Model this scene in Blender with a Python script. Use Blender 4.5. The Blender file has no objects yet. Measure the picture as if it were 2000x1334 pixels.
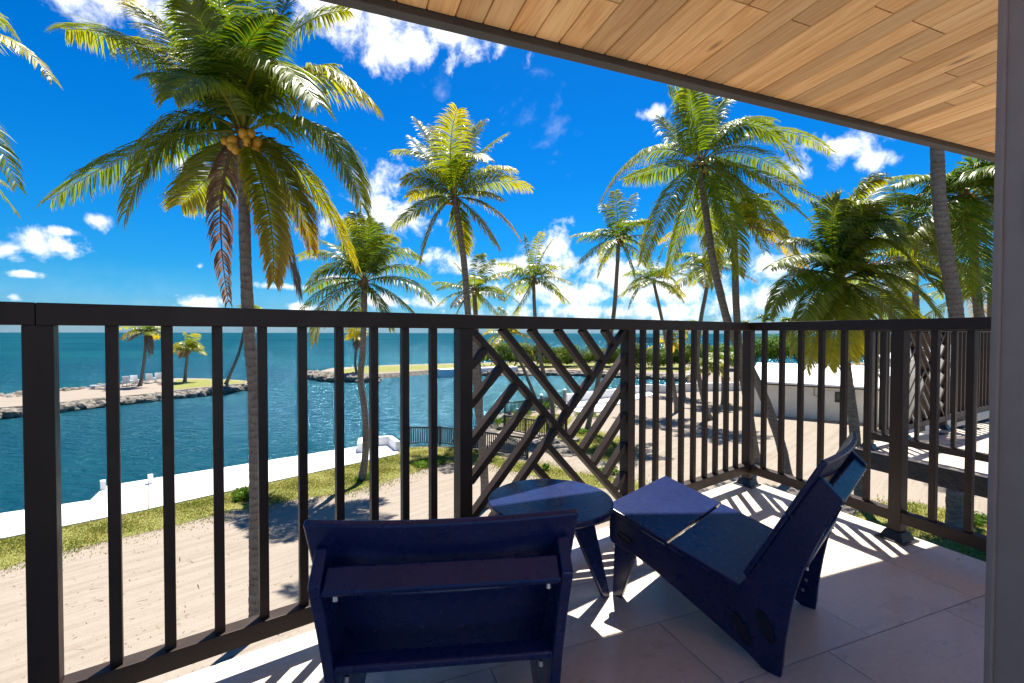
import bpy, bmesh, math, random
import numpy as np
from mathutils import Vector, Matrix
random.seed(7); RNG = np.random.default_rng(11)
scene = bpy.context.scene
col = scene.collection

# ------------------------------------------------------------------ camera
F_PX, CX, CY = 890.0, 1000.0, 667.0          # photo pixels (2000 x 1334)
EYE = 1.0                                    # eye height above the balcony floor (z = 0)
CAM_M = Matrix.Rotation(math.pi/2 - math.atan(17/890.0), 3, 'X') @ Matrix.Rotation(math.radians(0.1), 3, 'Z')
cam = bpy.data.cameras.new('camera'); cam_o = bpy.data.objects.new('camera', cam); col.objects.link(cam_o)
cam.sensor_width = 36.0; cam.lens = F_PX/2000*36.0; cam.clip_start = 0.02; cam.clip_end = 9000
cam_o.matrix_world = Matrix.Translation((0, 0, EYE)) @ CAM_M.to_4x4()
scene.camera = cam_o
def ray(px, py): return CAM_M @ Vector(((px-CX)/F_PX, -(py-CY)/F_PX, -1.0))
def G(px, py, z=0.0):                        # pixel -> point on the horizontal plane z
    r = ray(px, py); t = (z-EYE)/r.z
    return Vector((r.x*t, r.y*t, z))
def D(px, py, depth):                        # pixel -> point at a depth along +Y
    r = ray(px, py); t = depth/r.y
    return Vector((r.x*t, depth, EYE+r.z*t))

# ------------------------------------------------------------------ light
SUN_AZ, SUN_EL = math.radians(13), math.radians(66)
SUN_DIR = Vector((math.cos(SUN_EL)*math.sin(SUN_AZ), math.cos(SUN_EL)*math.cos(SUN_AZ), math.sin(SUN_EL)))
sun = bpy.data.lights.new('sun', 'SUN'); sun.energy = 4.6; sun.angle = math.radians(0.53); sun.color = (1.0, .955, .88)
sun_o = bpy.data.objects.new('sun', sun); col.objects.link(sun_o)
sun_o.rotation_euler = SUN_DIR.to_track_quat('Z', 'Y').to_euler(); sun_o.location = (0, 0, 30)
scene.view_settings.view_transform = 'Standard'; scene.view_settings.look = 'None'
scene.view_settings.exposure = 1.35; scene.view_settings.gamma = 1.0

world = bpy.data.worlds.new('World'); scene.world = world; world.use_nodes = True
def build_sky():
    nt = world.node_tree; N, L = nt.nodes, nt.links
    N.clear()
    def math_(op, a, b=None, c=None, clamp=False):
        n = N.new('ShaderNodeMath'); n.operation = op; n.use_clamp = clamp
        for i, v in enumerate((a, b, c)):
            if v is None: continue
            if isinstance(v, (int, float)): n.inputs[i].default_value = v
            else: L.new(v, n.inputs[i])
        return n.outputs[0]
    sky = N.new('ShaderNodeTexSky'); sky.sky_type = 'NISHITA'; sky.sun_disc = False
    sky.sun_elevation = SUN_EL; sky.sun_rotation = SUN_AZ; sky.altitude = 0
    sky.air_density = 1.0; sky.dust_density = 0.35; sky.ozone_density = 2.2
    hs = N.new('ShaderNodeHueSaturation'); hs.inputs['Hue'].default_value = 0.492; hs.inputs['Saturation'].default_value = 1.55; hs.inputs['Value'].default_value = 1.0
    L.new(sky.outputs[0], hs.inputs['Color'])
    tc = N.new('ShaderNodeTexCoord'); sep = N.new('ShaderNodeSeparateXYZ'); L.new(tc.outputs['Generated'], sep.inputs[0])
    az = math_('ARCTAN2', sep.outputs[0], sep.outputs[1]); el = math_('ARCSINE', sep.outputs[2])
    comb = N.new('ShaderNodeCombineXYZ'); L.new(az, comb.inputs[0]); L.new(el, comb.inputs[1])
    def noise(vec, scale, detail, rough, dist=0.0):
        n = N.new('ShaderNodeTexNoise'); n.inputs['Scale'].default_value = scale; n.inputs['Detail'].default_value = detail
        n.inputs['Roughness'].default_value = rough; n.inputs['Distortion'].default_value = dist; L.new(vec, n.inputs['Vector']); return n.outputs['Fac']
    n1 = noise(tc.outputs['Generated'], 16, 9, .62, .35); n2 = noise(tc.outputs['Generated'], 45, 6, .6, .2)
    # cumulus: centre pixel, half width and half height in pixels
    blobs = [(690, 0, 200, 100), (790, 85, 150, 70), (900, 70, 130, 55), (250, 5, 200, 50), (120, -5, 110, 50), (740, 385, 62, 68), (770, 420, 80, 48), (700, 450, 80, 34),
             (1088, 470, 36, 40), (1060, 495, 60, 22), (95, 478, 75, 28), (15, 488, 35, 20), (192, 430, 28, 18), (118, 452, 40, 12), (400, 588, 85, 18), (30, 583, 30, 12), (600, 602, 60, 14),
             (960, 520, 210, 26), (1180, 535, 170, 42), (1120, 570, 220, 40), (1300, 560, 220, 45), (1500, 590, 260, 45), (1180, 610, 460, 22),
             (1640, 285, 95, 40), (1710, 315, 55, 28), (1560, 330, 70, 40), (1280, 222, 34, 18), (1540, 520, 130, 30), (560, 560, 60, 8), (45, 535, 40, 8), (390, 520, 10, 8), (640, 545, 50, 10), (790, 590, 120, 18), (380, 330, 50, 34)]
    m = None
    for (px, py, rx, ry) in blobs:
        c = ray(px, py).normalized(); a, e = math.atan2(c.x, c.y), math.asin(c.z)
        ca = ray(px+rx, py).normalized(); ce = ray(px, py-ry).normalized()
        ra = abs(math.atan2(ca.x, ca.y)-a); re = abs(math.asin(ce.z)-e)
        s = N.new('ShaderNodeVectorMath'); s.operation = 'SUBTRACT'; L.new(comb.outputs[0], s.inputs[0]); s.inputs[1].default_value = (a, e, 0)
        k = N.new('ShaderNodeVectorMath'); k.operation = 'MULTIPLY'; L.new(s.outputs[0], k.inputs[0]); k.inputs[1].default_value = (1/ra, 1/re, 0)
        ln = N.new('ShaderNodeVectorMath'); ln.operation = 'LENGTH'; L.new(k.outputs[0], ln.inputs[0])
        v = math_('SUBTRACT', 1.0, ln.outputs['Value'])
        m = v if m is None else math_('MAXIMUM', m, v)
    n1c = math_('SUBTRACT', n1, 0.5); n2c = math_('SUBTRACT', n2, 0.5)
    d = math_('ADD', math_('MULTIPLY_ADD', n1c, 3.4, math_('MULTIPLY', n2c, 1.3)), m)
    mr = N.new('ShaderNodeMapRange'); mr.interpolation_type = 'SMOOTHSTEP'
    L.new(d, mr.inputs['Value']); mr.inputs['From Min'].default_value = 0.0; mr.inputs['From Max'].default_value = 1.15
    # loose small clouds over the rest of the sky
    n3 = noise(tc.outputs['Generated'], 3.2, 10, .6, .3)
    mr3 = N.new('ShaderNodeMapRange'); mr3.interpolation_type = 'SMOOTHSTEP'; L.new(n3, mr3.inputs['Value'])
    mr3.inputs['From Min'].default_value = 0.60; mr3.inputs['From Max'].default_value = 0.80; mr3.inputs['To Max'].default_value = 0.8
    cov = math_('MAXIMUM', mr.outputs[0], mr3.outputs[0])
    # thin horizon band of broken white
    hb = N.new('ShaderNodeMapRange'); L.new(el, hb.inputs['Value']); hb.inputs['From Min'].default_value = 0.12; hb.inputs['From Max'].default_value = 0.0; hb.inputs['To Max'].default_value = 0.12
    cov2 = math_('MAXIMUM', cov, math_('MULTIPLY', hb.outputs[0], math_('MULTIPLY_ADD', n1, 1.6, -0.1, clamp=True)), clamp=True)
    up = N.new('ShaderNodeVectorMath'); up.operation = 'ADD'; L.new(tc.outputs['Generated'], up.inputs[0]); up.inputs[1].default_value = (0.01, 0, 0.03)
    n4 = noise(up.outputs[0], 16, 8, .62, .35)
    shade = math_('MULTIPLY_ADD', math_('SUBTRACT', n1, n4), 2.6, 0.80)
    rgb = N.new('ShaderNodeMix'); rgb.data_type = 'RGBA'; rgb.inputs['A'].default_value = (.36, .45, .58, 1); rgb.inputs['B'].default_value = (.82, .82, .82, 1)
    L.new(math_('MULTIPLY', shade, 1.0, clamp=True), rgb.inputs['Factor'])
    cl = N.new('ShaderNodeBackground'); L.new(rgb.outputs['Result'], cl.inputs['Color']); cl.inputs['Strength'].default_value = 0.74
    # clear tropical air: deeper and bluer than the stock sky, palest at the sea horizon
    er = N.new('ShaderNodeMapRange'); L.new(el, er.inputs['Value']); er.inputs['From Min'].default_value = 0.0; er.inputs['From Max'].default_value = 0.8
    cr = N.new('ShaderNodeValToRGB'); L.new(er.outputs[0], cr.inputs[0]); els = cr.color_ramp.elements
    els[0].position, els[0].color = 0.0, (.085, .20, .46, 1); els[1].position, els[1].color = 1.0, (.07, .25, .38, 1)
    for p_, c_ in ((.03, (.095, .215, .40)), (.11, (.045, .225, .36)), (.28, (.04, .28, .41)), (.5, (.045, .29, .42))):
        x_ = els.new(p_); x_.color = (*c_, 1)
    tint = N.new('ShaderNodeVectorMath'); tint.operation = 'MULTIPLY'; L.new(hs.outputs[0], tint.inputs[0]); L.new(cr.outputs[0], tint.inputs[1])
    sk = N.new('ShaderNodeBackground'); L.new(tint.outputs[0], sk.inputs['Color']); sk.inputs['Strength'].default_value = 0.137
    mix = N.new('ShaderNodeMixShader'); L.new(cov2, mix.inputs[0]); L.new(sk.outputs[0], mix.inputs[1]); L.new(cl.outputs[0], mix.inputs[2])
    out = N.new('ShaderNodeOutputWorld'); L.new(mix.outputs[0], out.inputs[0])
build_sky()

# ------------------------------------------------------------------ helpers
def tag(o, label=None, cat=None, group=None, kind=None):
    if label: o['label'] = label
    if cat: o['category'] = cat
    if group: o['group'] = group
    if kind: o['kind'] = kind
    return o
def empty(name, loc, label=None, cat=None, group=None, rz=0.0):
    o = bpy.data.objects.new(name, None); col.objects.link(o); o.location = loc; o.rotation_euler = (0, 0, rz)
    o.empty_display_size = .1
    return tag(o, label, cat, group)
def link(name, me, parent=None, keep=True):
    o = bpy.data.objects.new(name, me); col.objects.link(o)
    if parent is not None:
        o.parent = parent
        if keep: o.matrix_parent_inverse = parent.matrix_basis.inverted()     # mesh given in world space
    return o
class MB:
    """collects solids and links them as one mesh object"""
    def __init__(s): s.bm = bmesh.new()
    def box(s, c, size, M=None, bevel=0.0):
        M4 = Matrix.Translation(c) @ (M.to_4x4() if M is not None else Matrix()) @ Matrix.Diagonal((size[0], size[1], size[2], 1))
        r = bmesh.ops.create_cube(s.bm, size=1.0, matrix=M4)
        if bevel: 
            es = list({e for v in r['verts'] for e in v.link_edges})
            bmesh.ops.bevel(s.bm, geom=es, offset=bevel, segments=2, affect='EDGES', profile=.6)
        return s
    def bar(s, a, b, w, h, up=Vector((0, 0, 1)), bevel=0.0):
        a, b = Vector(a), Vector(b); x = (b-a); ln = x.length; x.normalize()
        y = up.cross(x)
        if y.length < 1e-5: y = Vector((0, 1, 0)).cross(x)
        y.normalize(); z = x.cross(y)
        return s.box((a+b)/2, (ln, w, h), Matrix((x, y, z)).transposed(), bevel)
    def prism(s, pts, z0, z1, bevel=0.0):
        vs0 = [s.bm.verts.new((p[0], p[1], z0)) for p in pts]; vs1 = [s.bm.verts.new((p[0], p[1], z1)) for p in pts]
        n = len(pts); s.bm.faces.new(vs1); s.bm.faces.new(list(reversed(vs0)))
        for i in range(n): s.bm.faces.new((vs0[i], vs0[(i+1) % n], vs1[(i+1) % n], vs1[i]))
        return s
    def extrude(s, poly, vec):                       # closed 3D polygon pushed along vec
        v0 = [s.bm.verts.new(p) for p in poly]; v1 = [s.bm.verts.new(Vector(p)+Vector(vec)) for p in poly]
        n = len(poly); s.bm.faces.new(v0); s.bm.faces.new(list(reversed(v1)))
        for i in range(n): s.bm.faces.new((v0[(i+1) % n], v0[i], v1[i], v1[(i+1) % n]))
        return s
    def rock(s, c, r, squash=.7):
        rr = bmesh.ops.create_icosphere(s.bm, subdivisions=1 if max(r) < .25 else 2, radius=1.0)
        ph = [random.uniform(0, 6.28) for _ in range(4)]; rot = Matrix.Rotation(random.uniform(0, 6.28), 3, 'Z')
        for v in rr['verts']:
            p = v.co; k = 1+.18*math.sin(3*p.x+ph[0])+.15*math.sin(4*p.y+ph[1])+.15*math.sin(3.3*p.z+ph[2])+random.uniform(-.09, .09)
            v.co = Vector(c)+rot @ Vector((p.x*k*r[0], p.y*k*r[1], p.z*k*r[2]*squash))
        return s
    def build(s, name, mat, parent=None, smooth=False, kind=None, keep=True):
        me = bpy.data.meshes.new(name); bmesh.ops.recalc_face_normals(s.bm, faces=s.bm.faces[:]); s.bm.to_mesh(me); s.bm.free()
        me.materials.append(mat)
        if smooth: me.polygons.foreach_set('use_smooth', [True]*len(me.polygons))
        o = link(name, me, parent, keep)
        if kind: o['kind'] = kind
        return o
def raw_mesh(name, verts, faces, mat, cols=None, smooth=False):
    """verts (n,3) array, faces list of int arrays (quads (k,4) and/or tris (k,3)), optional colours"""
    me = bpy.data.meshes.new(name)
    loops = np.concatenate([f.ravel() for f in faces]).astype(np.int32)
    tot = np.concatenate([np.full(len(f), f.shape[1], np.int32) for f in faces]); start = np.concatenate([[0], np.cumsum(tot)[:-1]]).astype(np.int32)
    me.vertices.add(len(verts)); me.vertices.foreach_set('co', np.asarray(verts, np.float32).ravel())
    me.loops.add(len(loops)); me.loops.foreach_set('vertex_index', loops)
    me.polygons.add(len(tot)); me.polygons.foreach_set('loop_start', start); me.polygons.foreach_set('loop_total', tot)
    if smooth: me.polygons.foreach_set('use_smooth', np.ones(len(tot), bool))
    me.update(calc_edges=True)
    if cols is not None:
        a = me.color_attributes.new('tint', 'FLOAT_COLOR', 'POINT')
        c4 = np.ones((len(verts), 4), np.float32); c4[:, :3] = cols; a.data.foreach_set('color', c4.ravel())
    me.materials.append(mat)
    return me

# ------------------------------------------------------------------ materials
def new_mat(name):
    m = bpy.data.materials.new(name); m.use_nodes = True
    nt = m.node_tree; b = nt.nodes['Principled BSDF']
    return m, nt.nodes, nt.links, b
def nd(N, typ, **kw):
    n = N.new(typ)
    for k, v in kw.items():
        if k in n.inputs: n.inputs[k].default_value = v
        else: setattr(n, k, v)
    return n
def ramp(N, L, src, stops):
    r = N.new('ShaderNodeValToRGB'); e = r.color_ramp.elements
    e[0].position, e[0].color = stops[0][0], (*stops[0][1], 1); e[1].position, e[1].color = stops[-1][0], (*stops[-1][1], 1)
    for p, c in stops[1:-1]:
        x = e.new(p); x.color = (*c, 1)
    L.new(src, r.inputs[0]); return r.outputs[0]
def coords(N, L, scale=(1, 1, 1), rot=(0, 0, 0), kind='Object'):
    t = N.new('ShaderNodeTexCoord'); mp = N.new('ShaderNodeMapping'); mp.inputs['Scale'].default_value = scale; mp.inputs['Rotation'].default_value = rot
    L.new(t.outputs[kind], mp.inputs[0]); return mp.outputs[0]
def noise(N, L, vec, scale, detail=6, rough=.55, dist=0):
    n = nd(N, 'ShaderNodeTexNoise', Scale=scale, Detail=detail, Roughness=rough, Distortion=dist); L.new(vec, n.inputs['Vector']); return n.outputs['Fac']
def bump(N, L, b, h, strength, dist=.01):
    n = nd(N, 'ShaderNodeBump', Strength=strength, Distance=dist); L.new(h, n.inputs['Height']); L.new(n.outputs[0], b.inputs['Normal']); return n
def mixc(N, L, fac, a, b, mode='MIX'):
    m = N.new('ShaderNodeMix'); m.data_type = 'RGBA'; m.blend_type = mode
    for s, v in (('Factor', fac), ('A', a), ('B', b)):
        if isinstance(v, (int, float)): m.inputs[s].default_value = v
        elif isinstance(v, tuple): m.inputs[s].default_value = (*v, 1)
        else: L.new(v, m.inputs[s])
    return m.outputs['Result']
def speckled(name, a, b, scale, rough=.6, bumps=.2, bscale=None, dist=.004, detail=8, spec=.5):
    m, N, L, p = new_mat(name); v = coords(N, L)
    n = noise(N, L, v, scale, detail, .6); L.new(ramp(N, L, n, [(.3, a), (.7, b)]), p.inputs['Base Color'])
    p.inputs['Roughness'].default_value = rough; p.inputs['Specular IOR Level'].default_value = spec
    if bumps: bump(N, L, p, noise(N, L, v, bscale or scale*4, 4), bumps, dist)
    return m

def make_metal():
    m, N, L, p = new_mat('bronze_powder_coat'); v = coords(N, L)
    n = noise(N, L, v, 6, 6, .6); L.new(ramp(N, L, n, [(.3, (.026, .0165, .0115)), (.75, (.040, .0265, .019))]), p.inputs['Base Color'])
    sp = noise(N, L, v, 130, 2, .5); dots = ramp(N, L, sp, [(.79, (0, 0, 0)), (.83, (1, 1, 1))])
    L.new(mixc(N, L, dots, ramp(N, L, n, [(.3, (.026, .0165, .0115)), (.75, (.040, .0265, .019))]), (.16, .15, .14)), p.inputs['Base Color'])
    L.new(ramp(N, L, noise(N, L, v, 14, 5), [(.3, (.40,)*3), (.7, (.56,)*3)]), p.inputs['Roughness']); p.inputs['Specular IOR Level'].default_value = .28
    bump(N, L, p, noise(N, L, v, 900, 2), .10, .001)
    return m
M_METAL = make_metal()
M_METAL_BLK = speckled('black_cast_plate', (.008, .008, .009), (.03, .03, .031), 30, .3, .5, 60, .003)
def make_navy():
    m, N, L, p = new_mat('navy_recycled_plastic'); v = coords(N, L)
    n = noise(N, L, v, 9, 6, .65)
    base = ramp(N, L, n, [(.3, (.0045, .0105, .056)), (.7, (.007, .0150, .078))])
    sc = noise(N, L, coords(N, L, (3, 90, 3), (0, 0, .5)), 5, 3, .5)
    L.new(mixc(N, L, ramp(N, L, sc, [(.72, (0, 0, 0)), (.8, (.25,)*3)]), base, (.03, .045, .16)), p.inputs['Base Color'])
    L.new(ramp(N, L, noise(N, L, v, 30, 5), [(.3, (.265,)*3), (.75, (.295,)*3)]), p.inputs['Roughness'])
    p.inputs['Specular IOR Level'].default_value = .55
    bump(N, L, p, noise(N, L, v, 420, 3, .6), .16, .001)
    return m
M_NAVY = make_navy()
M_STEEL = speckled('screw_steel', (.5, .5, .5), (.6, .6, .6), 20, .35, 0); M_STEEL.node_tree.nodes['Principled BSDF'].inputs['Metallic'].default_value = 1.0
def make_tile():
    m, N, L, p = new_mat('porcelain_tile'); 
    info = N.new('ShaderNodeObjectInfo'); off = N.new('ShaderNodeVectorMath'); off.operation = 'MULTIPLY_ADD'
    t = N.new('ShaderNodeTexCoord'); L.new(info.outputs['Random'], off.inputs[0]); off.inputs[1].default_value = (37, 19, 11); L.new(t.outputs['Object'], off.inputs[2])
    v = off.outputs[0]
    mp = N.new('ShaderNodeMapping'); mp.inputs['Scale'].default_value = (1.6, 3.2, 1); L.new(v, mp.inputs[0])
    n = noise(N, L, mp.outputs[0], 2.0, 5, .5, .1); n2 = noise(N, L, v, 60, 4, .7)
    c = ramp(N, L, n, [(.28, (.70, .56, .41)), (.5, (.77, .63, .475)), (.74, (.83, .695, .535))])
    mpl = N.new('ShaderNodeMapping'); mpl.inputs['Scale'].default_value = (6, 160, 1); L.new(v, mpl.inputs[0]); n3 = noise(N, L, mpl.outputs[0], 1.0, 3, .6)
    c = mixc(N, L, .16, c, ramp(N, L, n3, [(.35, (.50, .42, .34)), (.65, (.84, .76, .66))]))
    c = mixc(N, L, .30, c, ramp(N, L, n2, [(.35, (.46, .40, .34)), (.65, (.74, .68, .60))]))
    tone = N.new('ShaderNodeHueSaturation'); L.new(c, tone.inputs['Color']); mr = nd(N, 'ShaderNodeMapRange'); L.new(info.outputs['Random'], mr.inputs[0]); mr.inputs['To Min'].default_value = .9; mr.inputs['To Max'].default_value = 1.06
    L.new(mr.outputs[0], tone.inputs['Value']); L.new(tone.outputs[0], p.inputs['Base Color'])
    L.new(ramp(N, L, n, [(.3, (.24,)*3), (.7, (.36,)*3)]), p.inputs['Roughness']); p.inputs['Specular IOR Level'].default_value = .8
    bump(N, L, p, n2, .12, .002)
    return m
M_TILE = make_tile()
M_FIBRE_DK = speckled('dark_backing', (.02, .012, .008), (.035, .02, .012), 20, .9, 0)
M_BOUNCE_FLOOR = speckled('bounce_floor_tile', (.52, .47, .41), (.60, .55, .48), 4, .4, 0)
M_SHED = speckled('cream_stucco', (.66, .60, .51), (.74, .69, .60), 2.5, .85, .25, 40)
M_PLUG = speckled('dark_plug', (.003, .004, .014), (.006, .007, .022), 20, .3, 0)
M_GROUT = speckled('grout', (.10, .085, .07), (.16, .14, .12), 30, .9, .1)
def make_plank():
    m, N, L, p = new_mat('cedar_plank')
    info = N.new('ShaderNodeObjectInfo'); t = N.new('ShaderNodeTexCoord')
    off = N.new('ShaderNodeVectorMath'); off.operation = 'MULTIPLY_ADD'; L.new(info.outputs['Random'], off.inputs[0]); off.inputs[1].default_value = (61, 17, 23); L.new(t.outputs['Object'], off.inputs[2])
    mp = N.new('ShaderNodeMapping'); mp.inputs['Scale'].default_value = (.55, 6.5, 6.5); L.new(off.outputs[0], mp.inputs[0])
    warp = noise(N, L, mp.outputs[0], 1.3, 3, .5)
    sep = N.new('ShaderNodeSeparateXYZ'); L.new(mp.outputs[0], sep.inputs[0])
    w1 = N.new('ShaderNodeMath'); w1.operation = 'MULTIPLY_ADD'; L.new(warp, w1.inputs[0]); w1.inputs[1].default_value = 9.0; L.new(sep.outputs[1], w1.inputs[2])
    sn = N.new('ShaderNodeMath'); sn.operation = 'MULTIPLY'; L.new(w1.outputs[0], sn.inputs[0]); sn.inputs[1].default_value = 7.5
    s2 = N.new('ShaderNodeMath'); s2.operation = 'SINE'; L.new(sn.outputs[0], s2.inputs[0])
    mr = nd(N, 'ShaderNodeMapRange'); mr.inputs['From Min'].default_value = -1; mr.inputs['From Max'].default_value = 1; L.new(s2.outputs[0], mr.inputs[0])
    mpf = N.new('ShaderNodeMapping'); mpf.inputs['Scale'].default_value = (2, 120, 120); L.new(off.outputs[0], mpf.inputs[0])
    fine = noise(N, L, mpf.outputs[0], 1.5, 4, .6); broad = noise(N, L, mp.outputs[0], .9, 4, .5)
    c = ramp(N, L, mr.outputs[0], [(0.0, (.40, .195, .075)), (.35, (.60, .355, .165)), (1.0, (.74, .50, .275))])
    c = mixc(N, L, .5, c, ramp(N, L, fine, [(.3, (.50, .27, .115)), (.7, (.82, .60, .37))]))
    c = mixc(N, L, .45, c, ramp(N, L, broad, [(.3, (.54, .265, .10)), (.7, (.82, .60, .36))]))
    # knots
    mk = N.new('ShaderNodeMapping'); mk.inputs['Scale'].default_value = (2.2, 7.0, 7.0); L.new(off.outputs[0], mk.inputs[0])
    vo = nd(N, 'ShaderNodeTexVoronoi', Scale=1.0, Randomness=1.0); L.new(mk.outputs[0], vo.inputs['Vector'])
    kn = ramp(N, L, vo.outputs['Distance'], [(.05, (1, 1, 1)), (.12, (.45,)*3), (.17, (0, 0, 0))])
    sel = ramp(N, L, vo.outputs['Color'], [(.48, (0, 0, 0)), (.50, (1, 1, 1))])
    kk = N.new('ShaderNodeMath'); kk.operation = 'MULTIPLY'; L.new(kn, kk.inputs[0]); L.new(sel, kk.inputs[1])
    c = mixc(N, L, kk.outputs[0], c, (.12, .055, .025))
    tone = N.new('ShaderNodeHueSaturation'); L.new(c, tone.inputs['Color'])
    r2 = nd(N, 'ShaderNodeMapRange'); L.new(info.outputs['Random'], r2.inputs[0]); r2.inputs['To Min'].default_value = .76; r2.inputs['To Max'].default_value = 1.24; L.new(r2.outputs[0], tone.inputs['Value']); tone.inputs['Saturation'].default_value = 1.12
    L.new(tone.outputs[0], p.inputs['Base Color']); p.inputs['Roughness'].default_value = .55
    bump(N, L, p, mr.outputs[0], .08, .002)
    return m
M_PLANK = make_plank()
M_BEAM = speckled('painted_beam', (.032, .029, .030), (.045, .041, .041), 12, .55, .25, 60)
M_JAMB = speckled('bronze_door_frame', (.29, .215, .175), (.33, .25, .205), 20, .42, .15, 300, .0015)
M_STUCCO_W = speckled('white_stucco', (.74, .72, .68), (.82, .80, .77), 3, .85, .25, 40)
M_CONC_W = speckled('white_concrete', (.66, .65, .63), (.82, .81, .80), 1.2, .8, .2, 25)
M_STUCCO_K = speckled('black_stucco', (.006, .006, .007), (.022, .022, .023), 14, .7, 1.0, 22, .02)
M_ROOFW = speckled('white_roof', (.78, .78, .79), (.85, .85, .85), 2, .6, .1, 20)
M_ROCK = speckled('coral_rock', (.045, .038, .03), (.30, .265, .21), 2.2, .95, .7, 8, .04)
M_BLACK_AL = speckled('black_aluminium', (.006, .006, .006), (.014, .014, .014), 10, .4, 0)
M_GLASS = speckled('dark_glass', (.02, .035, .03), (.05, .075, .065), 3, .08, 0)
M_WHITE_PL = speckled('white_plastic', (.72, .72, .72), (.8, .8, .8), 5, .4, 0)
M_DOCK = speckled('grey_timber', (.16, .145, .13), (.26, .24, .22), 3, .85, .3)
def make_sand():
    m, N, L, p = new_mat('coral_sand'); t = N.new('ShaderNodeTexCoord'); v = t.outputs['Object']
    big = noise(N, L, v, .22, 5, .55); mid = noise(N, L, v, 2.5, 6, .65); fine = noise(N, L, v, 45, 4, .7)
    # wheel tracks run along the sea wall
    mp = N.new('ShaderNodeMapping'); mp.vector_type = 'TEXTURE'; mp.inputs['Rotation'].default_value = (0, 0, math.radians(44)); mp.inputs['Scale'].default_value = (9.0, .36, 1); L.new(v, mp.inputs[0])
    tr = noise(N, L, mp.outputs[0], 1.6, 6, .7, .6)
    c = ramp(N, L, big, [(.3, (0.253, 0.203, 0.152)), (.7, (0.302, 0.254, 0.203))])
    c = mixc(N, L, .5, c, ramp(N, L, mid, [(.3, (0.220, 0.173, 0.129)), (.7, (0.326, 0.280, 0.225))]))
    c = mixc(N, L, .55, c, ramp(N, L, tr, [(.32, (0.171, 0.135, 0.101)), (.52, (0.302, 0.254, 0.208)), (.7, (0.333, 0.292, 0.240))]))
    c = mixc(N, L, .25, c, ramp(N, L, fine, [(.3, (0.162, 0.127, 0.092)), (.7, (0.358, 0.313, 0.258))]))
    L.new(c, p.inputs['Base Color']); p.inputs['Roughness'].default_value = .95; p.inputs['Specular IOR Level'].default_value = .1
    add = N.new('ShaderNodeMath'); add.operation = 'MULTIPLY_ADD'; L.new(tr, add.inputs[0]); add.inputs[1].default_value = 1.5; L.new(mid, add.inputs[2])
    bump(N, L, p, add.outputs[0], .55, .05)
    return m
M_SAND = make_sand()
def make_lawn():
    m, N, L, p = new_mat('sparse_lawn'); v = coords(N, L)
    a = noise(N, L, v, .9, 6, .65); b_ = noise(N, L, v, 7, 6, .7); f = noise(N, L, v, 60, 3, .6)
    c = ramp(N, L, a, [(.28, (.30, .25, .11)), (.46, (.22, .22, .055)), (.62, (.14, .18, .03)), (.8, (.09, .14, .02))])
    c = mixc(N, L, .45, c, ramp(N, L, b_, [(.3, (.36, .29, .16)), (.5, (.20, .21, .05)), (.75, (.10, .145, .02))]))
    c = mixc(N, L, .3, c, ramp(N, L, f, [(.3, (.07, .085, .015)), (.7, (.34, .31, .11))]))
    L.new(c, p.inputs['Base Color']); p.inputs['Roughness'].default_value = .9; p.inputs['Specular IOR Level'].default_value = .15
    bump(N, L, p, b_, .9, .06)
    return m
M_LAWN = make_lawn()
def make_leaf(name, trans=.42, rough=.38, spec=.5):
    m, N, L, p = new_mat(name); a = N.new('ShaderNodeVertexColor'); a.layer_name = 'tint'
    L.new(a.outputs[0], p.inputs['Base Color']); p.inputs['Roughness'].default_value = rough; p.inputs['Specular IOR Level'].default_value = spec
    tr = N.new('ShaderNodeBsdfTranslucent'); hs = N.new('ShaderNodeHueSaturation'); hs.inputs['Value'].default_value = 1.9; hs.inputs['Saturation'].default_value = 1.1; hs.inputs['Hue'].default_value = .488
    L.new(a.outputs[0], hs.inputs['Color']); L.new(hs.outputs[0], tr.inputs['Color'])
    mx = N.new('ShaderNodeMixShader'); mx.inputs[0].default_value = trans; L.new(p.outputs[0], mx.inputs[1]); L.new(tr.outputs[0], mx.inputs[2])
    L.new(mx.outputs[0], N['Material Output'].inputs[0]); return m
M_FROND = make_leaf('palm_frond'); M_LEAF = make_leaf('shrub_leaf', .3, .6, .15); M_GRASS = make_leaf('grass_blade', .35, .7, .15)
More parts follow.
